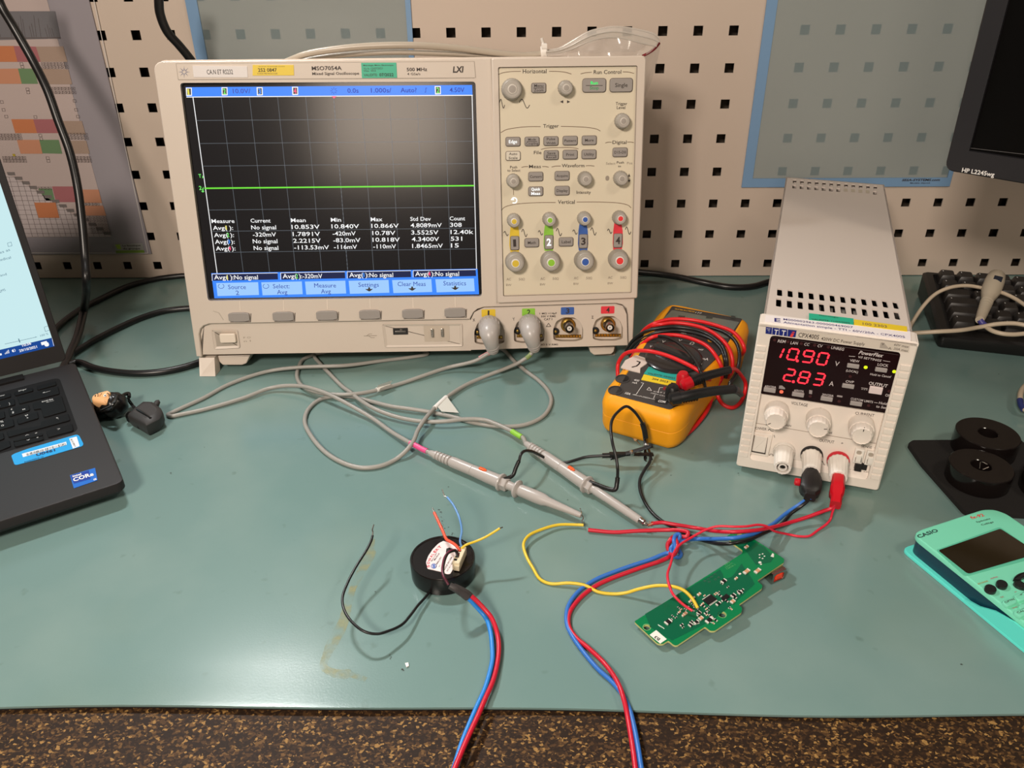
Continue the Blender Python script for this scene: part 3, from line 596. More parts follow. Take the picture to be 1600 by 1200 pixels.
# ================================================================ BENCH POWER SUPPLY
PR=Euler((math.radians(.6),0,math.radians(-18.05)),'XYZ').to_matrix()
PS=Fr(Vector((.1714,-.4073,.0040)),PR.col[0],PR.col[2],-PR.col[1]); PW,PH,PD=.107,.1293,.388
PT_=Fr(PS.pt(0,PH-.0015,0),PR.col[0],PR.col[1],PR.col[2])
psu=thing('power_supply',(.28,-.25,0),'white bench power supply with red digits reading 10.90 and 2.83','power supply',rot=(0,0,math.radians(-18.05)))
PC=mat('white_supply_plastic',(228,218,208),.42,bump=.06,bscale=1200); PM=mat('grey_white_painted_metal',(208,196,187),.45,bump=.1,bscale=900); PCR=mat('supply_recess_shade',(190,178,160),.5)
DKV=mat('dark_inside',(12,10,10),.7)
zq=lambda x,y:(1140+x/5,480+y/5)
zr=lambda x,y:(1140+x/5,600+y/5)
zu=lambda x,y:(1140+x/5,260+y/5)
# case: folded metal shell with vent slots in the top
b=MB(); cw=.0025
vent=[]
def slot(x0,y0,x1,y1): 
    pts=[zu(x0,y0),zu(x1,y0+1),zu(x1,y1+1),zu(x0,y1)]; return soften([PT_.ab(*p) for p in pts],.0012)
for i in range(12):
    vx=372+i*81.5; vy=952+i*9.2; sl=i*1.6
    vent.append(soften([PT_.ab(*zu(*p)) for p in ((vx,vy),(vx+38,vy+5),(vx+40+sl,vy+62),(vx-2+sl,vy+56))],.0011))
    vent.append(soften([PT_.ab(*zu(*p)) for p in ((vx-8+sl,vy+78),(vx+32+sl,vy+82),(vx+33+2*sl,vy+146),(vx-10+2*sl,vy+140))],.0011))
    vx=494+i*57.3; vy=103+i*4.4
    vent.append(soften([PT_.ab(*zu(*p)) for p in ((vx,vy),(vx+28,vy+2),(vx+28,vy+30),(vx,vy+28))],.0006))
    if not 7<=i<=10: vent.append(soften([PT_.ab(*zu(*p)) for p in ((vx-4,vy+40),(vx+26,vy+42),(vx+27,vy+70),(vx-3,vy+68))],.0006))
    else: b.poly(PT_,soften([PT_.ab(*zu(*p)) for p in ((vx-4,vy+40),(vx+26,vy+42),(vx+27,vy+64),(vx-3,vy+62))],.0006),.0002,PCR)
b.plate(PT_,[(cw,.012),(PW-cw,.012),(PW-cw,PD),(cw,PD)],vent,-.0012,0,PM)
CF=Fr(PS.pt(0,0,0),PR.col[0],PR.col[1],PR.col[2])
b.box(CF,cw,cw+.0015,.012,PD,0,PH-.0015,PM); b.box(CF,PW-cw-.0015,PW-cw,.012,PD,0,PH-.0015,PM); b.box(CF,cw,PW-cw,PD-.002,PD,0,PH-.0015,PM); b.box(CF,cw,PW-cw,.012,PD,-.0001,.0012,PM)
b.build('case',psu)
b=MB(); b.box(CF,.008,PW-.008,.02,PD-.006,.003,PH-.035,DKV); b.box(CF,.012,PW-.012,.03,.05,PH-.035,PH-.014,mat('inner_heatsink',(140,135,128),.5)); 
for k in range(9): b.box(CF,.014+k*.009,.017+k*.009,.052,.068,PH-.035,PH-.012,mat('inner_heatsink',(140,135,128),.5))
b.build('internal_chassis',psu)
for x in (.018,PW-.018):
    for y in (.03,PD-.03):
        p=CF.pt(x,y,0); b=MB(); b.lathe((p.x,p.y,.0001),(0,0,1),[(.007,0),(.0075,.001),(.0075,p.z+.0005)],BLACK,16); b.build('rubber_foot',psu)
# front bezel: frame with ribs down both sides
win=soften([PS.ab(*p) for p in (zq(282,150),zq(1412,290),zr(1115,778),zr(120,598))],.002)
wx=[q[0] for q in win]; wy=[q[1] for q in win]
b=MB(); fr_o=rrect(PW/2,PH/2,PW,PH,.0022,3)
it=(PS.ab(*zq(280,213))[1]+PS.ab(*zq(1408,363))[1])/2; inner=soften([(.0095,.0085),(PW-.0095,.0085),(PW-.0095,it),(.0095,it)],.003)
b.plate(PS,fr_o,[inner],-.016,0,PC,mh=PC,floor=-.0045,mf=PC,ch=.0009,back=False)
for k in range(17):
    y=.0105+k*.0060
    for x0,x1 in ((.0012,.0078),(PW-.0078,PW-.0012)): b.box(PS,x0,x1,y,y+.0044,0,.0009,PC,.0004)
# sloping lower lip inside the frame
b.add([PS.pt(.0095,.0085,0),PS.pt(PW-.0095,.0085,0),PS.pt(PW-.0095,.0125,-.0044),PS.pt(.0095,.0125,-.0044)],[(0,1,2,3)],PC)
b.build('front_bezel',psu)
FW=-.0044
b=MB(); w=FW+.0001
def pt(s,x0,y0,x1,y1,h,m=INK,bold=0,f=zr,sh=0,ww=None): b.text(PS,s,f(x0,y0),f(x1,y1),h/5,m,w if ww is None else ww,bold,sh)
pt('VOLTAGE',480,158,608,178,22); pt('CURRENT',980,238,1128,258,22); pt('OUTPUT',700,450,815,466,22); pt('-',637,433,657,436,4); pt('+',868,472,888,474,20); pt('POWER',186,352,288,364,20)
pt('SENSE',1028,494,1110,505,18); pt('+',1128,508,1150,511,20); pt('-',992,482,1014,485,4); pt('LOCAL',920,682,1005,690,16); pt('REM',1045,698,1098,706,16); pt('MAIN',420,328,480,334,14); pt('FINE',745,382,800,390,14); pt('max',706,660,760,668,16)
b.line(PS,[zr(184,302),zr(1162,468)],.7,ARC,w); b.line(PS,[zr(300,362),zr(312,352),zr(326,368),zr(342,370)],1,INK,w); b.line(PS,[zr(348,400),zr(352,418)],.8,INK,w)
c=[zr(325+14*math.cos(a*.7),558+12*math.sin(a*.7)) for a in range(10)]; b.line(PS,c,.7,INK,w); b.rect(PS,*zr(710,190),2.2,2.2,INK,w,r=1); b.line(PS,[zr(706,632),zr(724,602),zr(744,638),zr(706,632)],.8,INK,w)
b.build('front_panel',psu)
# name strip above the display (on the bezel)
b=MB(); w=.0003; NS=mat('strip_plastic',(208,197,184),.45)
b.quad(PS,[zq(280,152),zq(1412,290),zq(1400,356),zq(282,208)],NS,.0002)
NB=mat('navy_logo',(20,34,118),.4); RDL=mat('red_logo',(220,60,60),.5)
b.quad(PS,[zq(284,154),zq(524,182),zq(514,236),zq(280,206)],NB,w)
for x in (326,381,447): pass
for i,(x0,x1) in enumerate(((332,332),(387,387),(452,452))): b.line(PS,[zq(x0+2,158+i*7),zq(x0-2,212+i*7)],.5,WHITE,w+.0001)
pt('T',344,214,374,218,40,WHITE,.01,zq,ww=w+.0001); pt('T',402,222,434,226,42,WHITE,.01,zq,ww=w+.0001); pt('i',468,232,492,235,46,RDL,.01,zq,.25,w+.0001)
for k in range(3): b.line(PS,[zq(290+k*8,168+k*12),zq(318-k*4,170+k*11)],.6,WHITE,w+.0001)
pt('CPX400S',535,232,696,252,34,INK,.008,zq,0,w); pt('420W DC Power Supply',714,256,1054,300,24,INK,.004,zq,0,w)
b.quad(PS,[zq(1172,318),zq(1180,276),zq(1205,278),zq(1250,328)],mat('grey_print',(170,160,150),.5),w); pt('V',1186,296,1205,299,20,INK,0,zq,0,w+.0001); pt('A:',1240,330,1266,333,20,INK,0,zq,0,w+.0001); pt('60V max',1282,300,1396,318,18,INK,0,zq,.15,w); pt('20A max',1278,330,1390,350,18,INK,0,zq,.15,w)
b.build('name_strip',psu)
# display window
b=MB(); DW=mat('dark_red_window',(26,2,6),.22,spec=.25); disp=soften([PS.ab(*p,-.001) for p in (zq(300,226),zq(1366,376),zr(1242,232),zr(224,72))],.0025)
b.prism(PS,disp,FW,-.001,DW,.0004)
w=-.0008; RED=emat('lit_red_segment',(255,44,58),2.2); PW_=mat('white_window_print',(206,196,196),.6)
def dt(s,x0,y0,x1,y1,h,sh=0,bold=.01,f=zq): b.text(PS,s,f(x0,y0),f(x1,y1),h/5,PW_,w,bold,sh)
dt('REM',374,274,434,280,22,.15); dt('LAN',474,288,530,293,22,.15); dt('CC',580,299,620,303,21,.15); dt('CV',684,311,722,315,21,.15); dt('UNREG',790,325,890,340,21,.15)
dt('PowerFlex',1006,366,1192,392,28,.3,.02); dt('V/I SETTINGS',1000,396,1182,426,17,.1); dt('VIEW',938,424,1012,434,19); dt('LOCK',1154,456,1238,468,20); dt('(LOCAL)',908,502,1002,515,17); dt('Hold to Cancel',1096,530,1256,552,17,.15)
dt('OVP',904,588,968,596,19,.1); dt('OUTPUT',1084,604,1230,628,24,.05,.02); dt('ON',1214,696,1256,702,20); dt('60V/20A',274,625,362,635,17,.1); dt('60V/7A',502,657,578,668,17,.1); dt('20V/20A',720,690,810,702,17,.1); dt('CUSTOM LIMITS',944,722,1118,750,17); dt('Hold',1164,755,1226,765,19,.1); dt('to Set',1142,782,1220,795,19,.1)
dt('V',818,456,852,462,36,0,0); dt('A',776,612,810,617,36,0,0)
for p,q in (((932,382),(980,386)),((1200,418),(1254,426)),((1130,744),(1156,748)),((1030,630),(1078,636))): b.line(PS,[zq(*p),zq(*q)],.8,PW_,w)
for k in range(3): b.line(PS,[zq(1030+k*18,641+k*2),zq(1040+k*18,642+k*2)],.8,PW_,w)
GP=mat('grey_symbol',(150,140,140),.6)
b.quad(PS,[zq(388,612),zq(410,612),zq(434,632),zq(432,642),zq(384,636)],GP,w); b.quad(PS,[zq(622,646),zq(646,650),zq(644,680),zq(620,676)],GP,w); b.quad(PS,[zq(840,686),zq(882,692),zq(880,706),zq(838,700)],GP,w)
DL=mat('unlit_led',(60,18,22),.4)
for x,y in ((352,256),(456,270),(560,284),(664,297),(772,312),(942,541),(630,696),(856,735),(1086,768),(1246,656)): b.rect(PS,*zq(x,y),5,4.4,DL,w,r=2.2)
# seven segment digits
def seg(o,ex,ey,W,H,segs,m,t):
    P={'a':((0,1),(1,1)),'g':((0,.5),(1,.5)),'d':((0,0),(1,0)),'f':((0,.5),(0,1)),'e':((0,0),(0,.5)),'b':((1,.5),(1,1)),'c':((1,0),(1,.5))}
    for s in segs:
        (x0,y0),(x1,y1)=P[s]; A=o+ex*x0*W+ey*y0*H; B=o+ex*x1*W+ey*y1*H; d=(B-A).normalized(); n=Vector((-d.y,d.x))*t/2; A2=A+d*t*.65; B2=B-d*t*.65
        b.add([PS.pt(q.x,q.y,w+.0001) for q in (A+d*t*.2,A2-n,B2-n,B-d*t*.2,B2+n,A2+n)],[(0,1,2,3,4,5)],m)
def digit(x0,y0,xt,yt,xr,yr,segs,dot=False):   # bottom-left, top-left, bottom-right pixels in zoom
    O=Vector(PS.ab(*zq(x0,y0),w)); T=Vector(PS.ab(*zq(xt,yt),w)); Rr=Vector(PS.ab(*zq(xr,yr),w)); seg(O,(Rr-O).normalized(),(T-O).normalized(),(Rr-O).length,(T-O).length,segs,RED,.0013)
digit(345,390,380,312,392,398,'bc'); digit(445,404,474,322,515,414,'abcdef'); digit(562,424,590,336,636,434,'abcdfg'); digit(676,442,706,354,748,452,'abcdef')
digit(418,568,450,480,484,580,'abged'); digit(530,586,562,500,600,598,'abcdefg'); digit(648,602,680,514,716,612,'abgcd')
for x,y in ((529,419),(498,582)): b.rect(PS,*zq(x,y),4.6,4.4,RED,w+.0003,r=2.2)
YG=emat('lit_yellow_green',(220,235,30),1.2)
for x,y in ((1063,470),(1286,503)): b.rect(PS,*zq(x,y),6,5,YG,w+.0001,r=2.5)
b.rect(PS,*zq(405,661),6,5.2,emat('lit_orange_red',(255,110,80),1.2),w+.0001,r=2.5)
b.build('display_window',psu)
SB=mat('silver_grey_key',(158,150,148),.4)
for x,y,m in ((965,463,SB),(1184,493,SB),(926,620,SB),(312,651,SB),(534,686,SB),(758,720,SB),(988,757,SB),(1142,653,mat('pale_pink_key',(222,204,204),.4))):
    q=MB(); q.key(PS,*zq(x,y),19 if m is SB else 21,6.2 if m is SB else 11,.0014,m,1,.0004,w=-.0009); q.build('key',psu)
# rotary knobs
def pknob(px,py,ptr):
    a,bb=PS.ab(*zr(px,py),FW+.017); o=PS.pt(a,bb,FW); r=.0079; q=MB()
    q.lathe(o,PS.n,[(.0091,0),(.0090,.009),(.0086,.010)],PC,40)
    q.lathe(o,PS.n,[(.0084,.009),(.0078,.0150),(.0074,.0165),(.0068,.017),(.0064,.0162),(.0001,.0158)],PC,60,True,.05,15)
    k=q.build('rotary_knob',psu); q=MB(); d=PS.u*math.cos(ptr)+PS.v*math.sin(ptr); s=PS.n.cross(d)
    q.add([o+d*x+s*y+PS.n*h for x,y,h in ((.0040,-.0003,.0163),(.0080,-.0003,.0163),(.0080,.0003,.0163),(.0040,.0003,.0163))],[(0,1,2,3)],INK); q.build('pointer_line',k)
pknob(360,297,math.radians(215)); pknob(692,358,math.radians(12)); pknob(1034,412,math.radians(88))
# power rocker
q=MB(); pts=[zr(172,372),zr(338,398),zr(300,574),zr(142,546)]; q.prism(PS,soften([PS.ab(*p,FW+.002) for p in pts],.0008),FW,FW+.002,PC,.0006); s=q.build('switch_frame',psu)
q=MB(); pts=[zr(192,400),zr(300,420),zr(280,550),zr(170,530)]; q.prism(PS,[PS.ab(*p,FW+.002) for p in pts],FW+.0019,FW+.0021,INK); q.build('switch_gap',s)
q=MB(); pts=[zr(198,398),zr(298,418),zr(275,542),zr(175,524)]; q.prism(PS,soften([PS.ab(*p,FW+.0035) for p in pts],.0006),FW+.002,FW+.0035,PC,.0006); q.build('rocker_switch',psu)
# binding posts
POST=mat('white_terminal',(228,222,214),.35)
def post(px,py,collar,L=.024):
    a,bb=PS.ab(*zr(px,py),FW+L); o=PS.pt(a,bb,FW); q=MB()
    q.lathe(o,PS.n,[(.0083,0),(.0083,.0025),(.0080,.003)],collar,36); q.lathe(o,PS.n,[(.0076,.003),(.0080,.0035),(.0080,.0055),(.0074,.0065),(.0066,L-.001),(.0062,L),(.0046,L),(.0046,L-.006)],POST,60,True,.05,15)
    q.lathe(o,PS.n,[(.0046,L-.005),(.0001,L-.005)],BLACK,20,False); q.lathe(o,PS.n,[(.0033,L-.0055),(.0033,L-.0004),(.0022,L-.0004),(.0020,L-.003)],POST,20); q.lathe(o,PS.n,[(.0021,L-.002),(.0001,L-.002)],BLACK,16)
    q.build('binding_post',psu); return o+PS.n*L
post(414,655,POST)
PB=post(637,690,BLACK); PRD=post(850,735,mat('red_collar',(200,30,48),.4))
# sense terminals and slide switch
for x,y in ((1008,568),(1100,585)):
    q=MB(); q.key(PS,*zr(x,y),15,22,.003,POST,1.2,.0005,w=FW); q.rect(PS,*zr(x+4,y-32),8,6,REC,FW+.0031,r=3); q.key(PS,*zr(x,y+18),8.5,11,.0015,POST,.8,.0004,w=FW+.003); q.line(PS,[zr(x-22,y+5),zr(x-28,y+38)],1,INK,FW+.0031); q.line(PS,[zr(x+24,y+10),zr(x+18,y+45)],1,INK,FW+.0031); q.build('sense_terminal',psu)
q=MB(); q.key(PS,*zr(1025,645),20,10,.0008,BLACK,.8,.0002,w=FW); q.key(PS,*zr(1006,655),11,12,.0035,mat('black_slider',(26,22,22),.5),.8,.0004,w=FW); q.build('slide_switch',psu)
# labels on the top edge
b=MB(); b.box(Fr(PS.pt(0,PH,0),PR.col[0],PR.col[1],PR.col[2]),0,PW,.0,.016,-.003,-.0004,PC,.0006); b.build('bezel_top',psu)
TF=Fr(PS.pt(0,PH,0),PR.col[0],PR.col[1],PR.col[2]); INKN=mat('navy_ink',(40,34,110),.6)
sticker([zq(282,60),zq(1412,188),zq(1416,258),zq(274,112)],mat('white_paper_label',(236,228,228),.5),'inventory_label',psu,TF,[('E',zq(350,112),zq(398,117),5.6,INKN,.02),('M000002963-000000469007',zq(420,100),zq(964,164),2.8,INKN,.006),('Alimentation simple - TTI - 60V/20A - CPX400S',zq(420,124),zq(1372,240),3.0,INKN,.006)],.0005,label='white inventory label')
sticker([zq(620,46),zq(968,88),zq(968,132),zq(620,96)],STG,'calibration_sticker',psu,TF,[('Metrologie',zq(700,66),zq(850,84),1.6,INK,0),('VALIDITE: 11/07/2022',zq(640,97),zq(940,128),2,INK,.01)],.0009,label='green calibration sticker')
sticker([zq(972,94),zq(1386,150),zq(1388,188),zq(972,136)],STY,'asset_sticker',psu,TF,[('100 2303',zq(1040,136),zq(1230,160),3.6,ARC,.01)],.0009,label='yellow asset sticker')
# ================================================================ MULTIMETER
m1=(onz(958,619,.038)+onz(1046,641,.038))/2; m2=(onz(1050,478,.052)+onz(1160,498,.052))/2
dv=(m2-m1).normalized(); du=dv.cross(Vector((0,0,1))).normalized()
DF=Fr(m1,du,dv)
YEL_R=mat('orange_yellow_holster',(240,160,14),.48,bump=.1,bscale=900,spec=.4); DGR=mat('charcoal_meter_face',(58,55,54),.5)
meter=thing('multimeter',(m1.x+.045,m1.y+.09,0),'yellow-orange digital multimeter with test leads wrapped around it','multimeter',rot=(0,0,math.atan2(du.y,du.x)))
half=[(-.0075,.024),(-.0070,.030),(.000,.0355),(.012,.0380),(.045,.0375),(.070,.0385),(.095,.0410),(.115,.0440),(.150,.0450),(.168,.0440),(.176,.0400),(.1785,.0300)]
out=[(-h,v) for v,h in half][::-1]+[(h,v) for v,h in half]; out=out[::-1]
out=ccw(soften(out,.004,2)); 
b=MB(); L=[]
for ins,n,zz in ((.006,None,.0005),(.002,None,.0035),(.0005,-.030,0),(.0004,-.0183,0),(.0007,-.0180,0),(.0007,-.0178,0),(.0004,-.0175,0),(0,-.010,0),(.0015,-.0045,0),(.0045,-.0012,0),(.0075,.0004,0)):
    l=[]
    for x,y in inset(out,ins):
        p=DF.pt(x,y,n if n is not None else 0)
        if n is None: p=DF.pt(x,y,-.034); p.z=zz
        l.append(p)
    L.append(l)
b.loops(L,YEL_R,True,True,False); b.add(L[-1],[tuple(range(len(out)))],YEL_R); b.build('holster',meter)
pan=[DF.ab(*p) for p in ((960,618),(1047,641),(1060,634),(1099,580),(1128,552),(1160,499),(1050,479),(1016,528),(990,568),(975,592))]
b=MB(); b.prism(DF,soften(pan,.002),-.001,.0009,DGR,.0004)
w=.0011
MW=mat('meter_white_print',(214,210,206),.5)
zy=lambda x,y:(930+x/7.5,540+y/7.5)
zx=lambda x,y:(980+x/7.62,460+y/7.62)
zz8=lambda x,y:(1030+x/7.5,540+y/7.5)
def mt(s,a,bq,h,m=MW,bold=.01,sh=.1): b.text(DF,s,a,bq,h,m,w,bold,sh)
mt('400',zy(448,410),zy(508,422),3); mt('mA',zy(430,438),zy(486,450),3); mt('10A',zy(344,564),zy(406,580),3.6,bold=.02); mt('FUSED',zy(515,597),zy(628,622),2,bold=0)
b.line(DF,[zy(538,434),zy(568,440),zy(480,572),zy(440,574)],.8,MW,w); b.line(DF,[zy(440,574),zy(512,590)],.8,MW,w); b.line(DF,[zy(630,616),zy(696,630)],.8,MW,w); b.line(DF,[zy(605,518),zy(632,488),zy(660,528),zy(605,518)],.8,MW,w); b.line(DF,[zy(735,550),zy(756,492),zy(795,492)],.8,MW,w)
mt('CAT III',zy(680,542),zy(836,566),1.8,bold=0); mt('1000V CAT',zy(650,560),zy(820,600),1.8,bold=0); b.line(DF,[zy(700,580),zy(684,618)],.7,MW,w)
b.quad(DF,[zy(810,478),zy(968,500),zy(940,548),zy(790,515)],mat('dark_red_jack_field',(128,16,32),.5),.0010); mt('V',zy(826,512),zy(858,518),3.2,bold=.02); mt('Ω',zy(882,522),zy(918,528),3.2,bold=.02)
b.quad(DF,[zy(712,618),zy(860,640),zy(845,692),zy(700,668),zy(696,645)],BLACK,.0010); mt('COM',zy(732,658),zy(818,672),3.2,bold=.03)
for s,a,c,h in (('V~',zx(262,628),zx(308,634),3),('V',zx(405,570),zx(445,576),3.4),('V',zx(600,552),zx(640,560),3),('Ω',zx(738,590),zx(785,600),4),('mV',zx(845,660),zx(902,670),2.6),('mA',zx(885,775),zx(962,786),3.6),('A',zx(866,835),zx(888,840),2.6),('HOLD',zx(775,480),zx(900,505),2),('MIN',zx(640,462),zx(700,470),1.8)): mt(s,a,c,h)
mt('TRUE RMS MULTIMETER',zx(560,178),zx(800,215),2,mat('yellow_brand',(222,170,60),.5),.01); mt('177',zx(808,222),zx(880,234),2.4,MW)
b.quad(DF,[zx(955,540),zx(985,540),zx(1030,575),zx(965,562)],YEL_R,w)
b.build('face_panel',meter)
b=MB(); lcd=soften([DF.ab(*p) for p in ((1050,486),(1155,505),(1138,530),(1026,510))],.001); b.prism(DF,lcd,.0008,.0013,mat('grey_green_lcd',(104,106,96),.15,spec=.6),.0001)
w=.0014; SEG=mat('lcd_segment',(52,54,48),.3)
for x0,x1 in ((610,690),(945,1020),(1240,1290)): b.quad(DF,[zx(x0,250),zx(x1,258),zx(x1-6,290),zx(x0-8,284)],SEG,w)
b.build('lcd',meter)
# jacks
for p in (zy(322,400),zy(238,535)):
    q=MB(); c=DF.ab(*p); q.lathe(DF.pt(c[0],c[1],.0006),DF.n,[(.0065,0),(.0065,.0008),(.0055,.0010),(.0055,.0003)],DGR,28); q.lathe(DF.pt(c[0],c[1],.0008),DF.n,[(.0055,.0),(.0001,.00001)],mat('dark_hole',(4,3,3),.9,spec=.1),24); q.build('jack',meter)
# rotary dial
c=DF.ab(1052,562); o=DF.pt(c[0],c[1],.0009); DIAL=mat('black_gloss_dial',(40,38,38),.22)
q=MB(); q.lathe(o,DF.n,[(.0255,0),(.0253,.002),(.0235,.0032),(.0225,.0034),(.0001,.0036)],DIAL,56)
q.box(Fr(o,(DF.u*.97-DF.v*.25),(DF.u*.25+DF.v*.97)),-.021,.021,-.0055,.0055,.003,.0095,DIAL,.003,r=.005); q.build('rotary_dial',meter)
# tape with handwritten mark, stickers
q=MB(); tp=[zy(352,190),zy(478,128),zy(655,188),zy(585,240),zy(528,280),zy(525,335),zy(420,310),zy(300,272)]; q.prism(DF,[DF.ab(*p) for p in tp],.0006,.0018,mat('masking_tape',(206,192,182),.6),.0001)
q.line(DF,[zy(432,252),zy(485,238),zy(512,215),zy(525,192),zy(490,182)],2.2,BLACK,.0020); o=q.build('tape',meter); o['label']='piece of masking tape with a black pen mark'
sticker([zy(628,248),zy(1008,330),zy(965,418),zy(570,328)],mat('teal_sticker',(34,160,150),.4),'calibration_sticker',meter,DF,[('Metrologie Metro',zy(625,268),zy(870,318),1.5,INK,0),('VALIDITE: 03/2022',zy(610,330),zy(930,392),2.6,INK,.015)],.0014,label='teal calibration sticker')
sticker([zy(570,336),zy(976,424),zy(956,484),zy(540,398)],STY,'asset_sticker',meter,DF,[('204 2023',zy(662,395),zy(848,436),3,INK,.02)],.0014,label='yellow asset sticker',extra=lambda q:q.quad(DF,[zy(890,430),zy(945,440),zy(935,470),zy(882,460)],BLACK,.0016))
# ================================================================ TEST LEADS
RD=mat('red_silicone',(214,24,30),.42); BK=mat('black_silicone',(20,19,20),.38); RDK=mat('red_plug',(190,14,30),.35)
def D(px,py,n): return DF.at(px,py,n)
def side(px,py,z): return onz(px,py,z)
lead=thing('red_test_lead',tuple(D(1100,590,0)),'red test lead wrapped in loops around the yellow multimeter','test lead')
b=MB()
P=[D(1081,596,.007),D(1100,588,.012),D(1125,580,.012),D(1139,577,.011)]
loops=[D(1139,577,.011),onz(1148,577,.045),onz(1157,585,.030),onz(1165,600,.016),onz(1163,616,.008),onz(1155,631,.004),onz(1143,637,.004),onz(1130,632,.006),onz(1122,620,.010),onz(1121,604,.018),onz(1127,592,.024),onz(1134,584,.026),onz(1146,573,.022),onz(1153,560,.025),D(1163,545,.004-.006),D(1157,531,.004),D(1144,518,.007),D(1124,510,.007),D(1098,503,.006),D(1072,499,.006),D(1046,499,.006),D(1023,505,.005),D(1008,514,-.004),D(998,528,-.02)]
b.tube(loops,.0018,RD); 
L2=[D(998,528,-.02),D(1010,512.5,-.003),D(1032,507,.006),D(1052,504.5,.006),D(1078,507,.006),D(1105,515,.006),D(1124,527,.006),D(1138,543,.003),D(1144,561,-.004),D(1144,578,-.014),onz(1138,590,.018)]
b.tube(L2,.0018,RD)
L3=[D(986,560,-.02),D(1001,540,-.004),D(1019,527,.006),D(1036,523.5,.0065),D(1059,524,.0065),D(1085,531,.0065),D(1105,541,.006),D(1119,557,.003),D(1127,573,-.004),D(1128,588,-.018),onz(1122,604,.012)]
b.tube(L3,.0018,RD)
L4=[onz(966,595,.018),D(965,582,-.018),D(966,568,-.012),D(974,555,-.002),D(987,549,.006),D(1013,548.5,.013),D(1039,554.5,.014),D(1065,565,.0135),D(1088,577,.012),D(1103,588,.006),onz(1110,597,.025),onz(1113,606,.016),onz(1112,620,.010),onz(1107,637,.006),onz(1094,657,.0035),onz(1077,675,.0025),onz(1057,688,.002),onz(1043,692,.002),onz(1036,688,.002)]
b.tube(L4,.0018,RD)
b.build('cable',lead)
def tplug(parent,P,rad,cap,capm,name):
    q=MB(); q.tube(P,lambda t:rad*(1-.18*t),BK,14); 
    for k in range(6):
        i=.10+k*.045; A=P[0].lerp(P[-1],i); B=P[0].lerp(P[-1],i+.012); q.tube([A,B],rad*1.07,BK,14,spline=False)
    q.build('plug_sleeve',parent)
    q=MB(); c=cap; q.lathe(DF.pt(*DF.ab(*c,.001),.001),DF.n,[(rad*1.25,0),(rad*1.35,.004),(rad*1.3,.0105),(rad*.9,.0135),(.0001,.014)],capm,24); d=(P[1]-P[0]).normalized(); q.lathe(P[0]-d*.007,d,[(rad*.7,0),(rad*1.25,.002),(rad*1.22,.0095)],capm,20); q.build('plug_head',parent)
tplug(lead,[D(1076,598,.008),D(1092,591,.010),D(1116,584,.011),D(1141,577.5,.012)],.0042,(1066,603),RDK,'')
leadb=thing('black_test_lead',tuple(D(1090,610,0)),'black test lead wrapped in loops around the yellow multimeter','test lead')
b=MB()
b.tube([onz(1158,616,.016),onz(1150,606,.020),D(1140,600,-.015),D(1148,588,-.012),D(1154,571,-.008),D(1155,549,0),D(1148,532,.004),D(1131,519,.005),D(1106,511,.0035),D(1080,506.5,.003),D(1050,505,.002),D(1030,507,.002),D(1013,518,-.002),D(998,530,-.012),D(985,545,-.026)],.0017,BK)
b.tube([D(978,548,-.03),D(988,533,-.014),D(1003,521,-.002),D(1020,514.5,.004),D(1039,511.5,.006),D(1059,511,.006),D(1085,515,.006),D(1104,522,.006),D(1120,532,.006),D(1131,545,.004),D(1135,560,0),D(1136,574,-.008),D(1134,590,-.02)],.0017,BK)
b.tube([D(980,553,-.03),D(992,537,-.014),D(1008,527,-.002),D(1025,520,.004),D(1045,517,.006),D(1065,516.5,.006),D(1091,522,.006),D(1111,530,.006),D(1126,544,.004),D(1132,560,0),D(1134,574,-.008)],.0017,BK)
b.tube([D(984,556,-.028),D(1000,536,-.006),D(1019,526,.004),D(1039,526,.009),D(1059,535,.013),D(1075,549,.014),D(1088,566,.0145),D(1094,579,.014),D(1098,589,.010),D(1101,602,.001),onz(1102,622,.012),onz(1098,640,.005),onz(1088,655,.003)],.0015,BK)
b.build('cable',leadb)
tplug(leadb,[D(1058,622,.009),D(1080,617,.011),D(1115,611,.011),D(1147,608,.010)],.0046,(1050,624),BK,'')
q=MB(); q.tube([D(1147,608,.010),D(1154,612,.002),D(1158,617,-.006)],lambda t:.0036-.0014*t,BK,12); q.build('strain_relief',leadb)
# ================================================================ OSCILLOSCOPE PROBES
PG=mat('grey_probe_plastic',(172,166,162),.32,spec=.5); PCB_=mat('grey_probe_cable',(152,149,143),.38); PGD=mat('probe_groove',(96,92,90),.5)
def boot(parent,px,py,tip,mtip):
    o=SC.at(*zn(px,py-8),PF+.004); q=MB(); T=tip; d=(T-o)
    P=[o,o+SC.n*.014,o+SC.n*.026+Vector((0,0,-.004)),o.lerp(T,.72)+SC.n*.014,T]
    q.tube(P,lambda t:.0105-.0002*t*10 if t<.35 else .0103-.0074*(t-.35)/.65,PG,24,8)
    for k in range(6):
        t=.70+k*.04; PP=crom(P,12); i=int(t*(len(PP)-1)); q.tube([PP[i],PP[i+1]],.0103-.0074*(t-.35)/.65+.0006,PG,18,spline=False)
    for k in range(7):
        a=math.radians(30+20*k); v=SC.u*math.cos(a)+SC.v*math.sin(a); q.box(Fr(o+SC.n*.008+v*.0102,SC.n,v.cross(SC.n)),-.005,.005,-.0006,.0006,-.001,.0008,PG,.0003)
    q.lathe(o+SC.n*.001,SC.n,[(.0098,0),(.0108,.001),(.0108,.004),(.0102,.005)],PG,32)
    return q.build('connector_boot',parent)
def wrap(parent,A,B,r,m,name='colour_band'):
    q=MB(); q.tube([A,A.lerp(B,.5),B],r,m,14,3); return q.build(name,parent)
def along(parent,pts,r,m,name='colour_band'): q=MB(); q.tube(pts,r,m,12,4); return q.build(name,parent)
RC=.0019
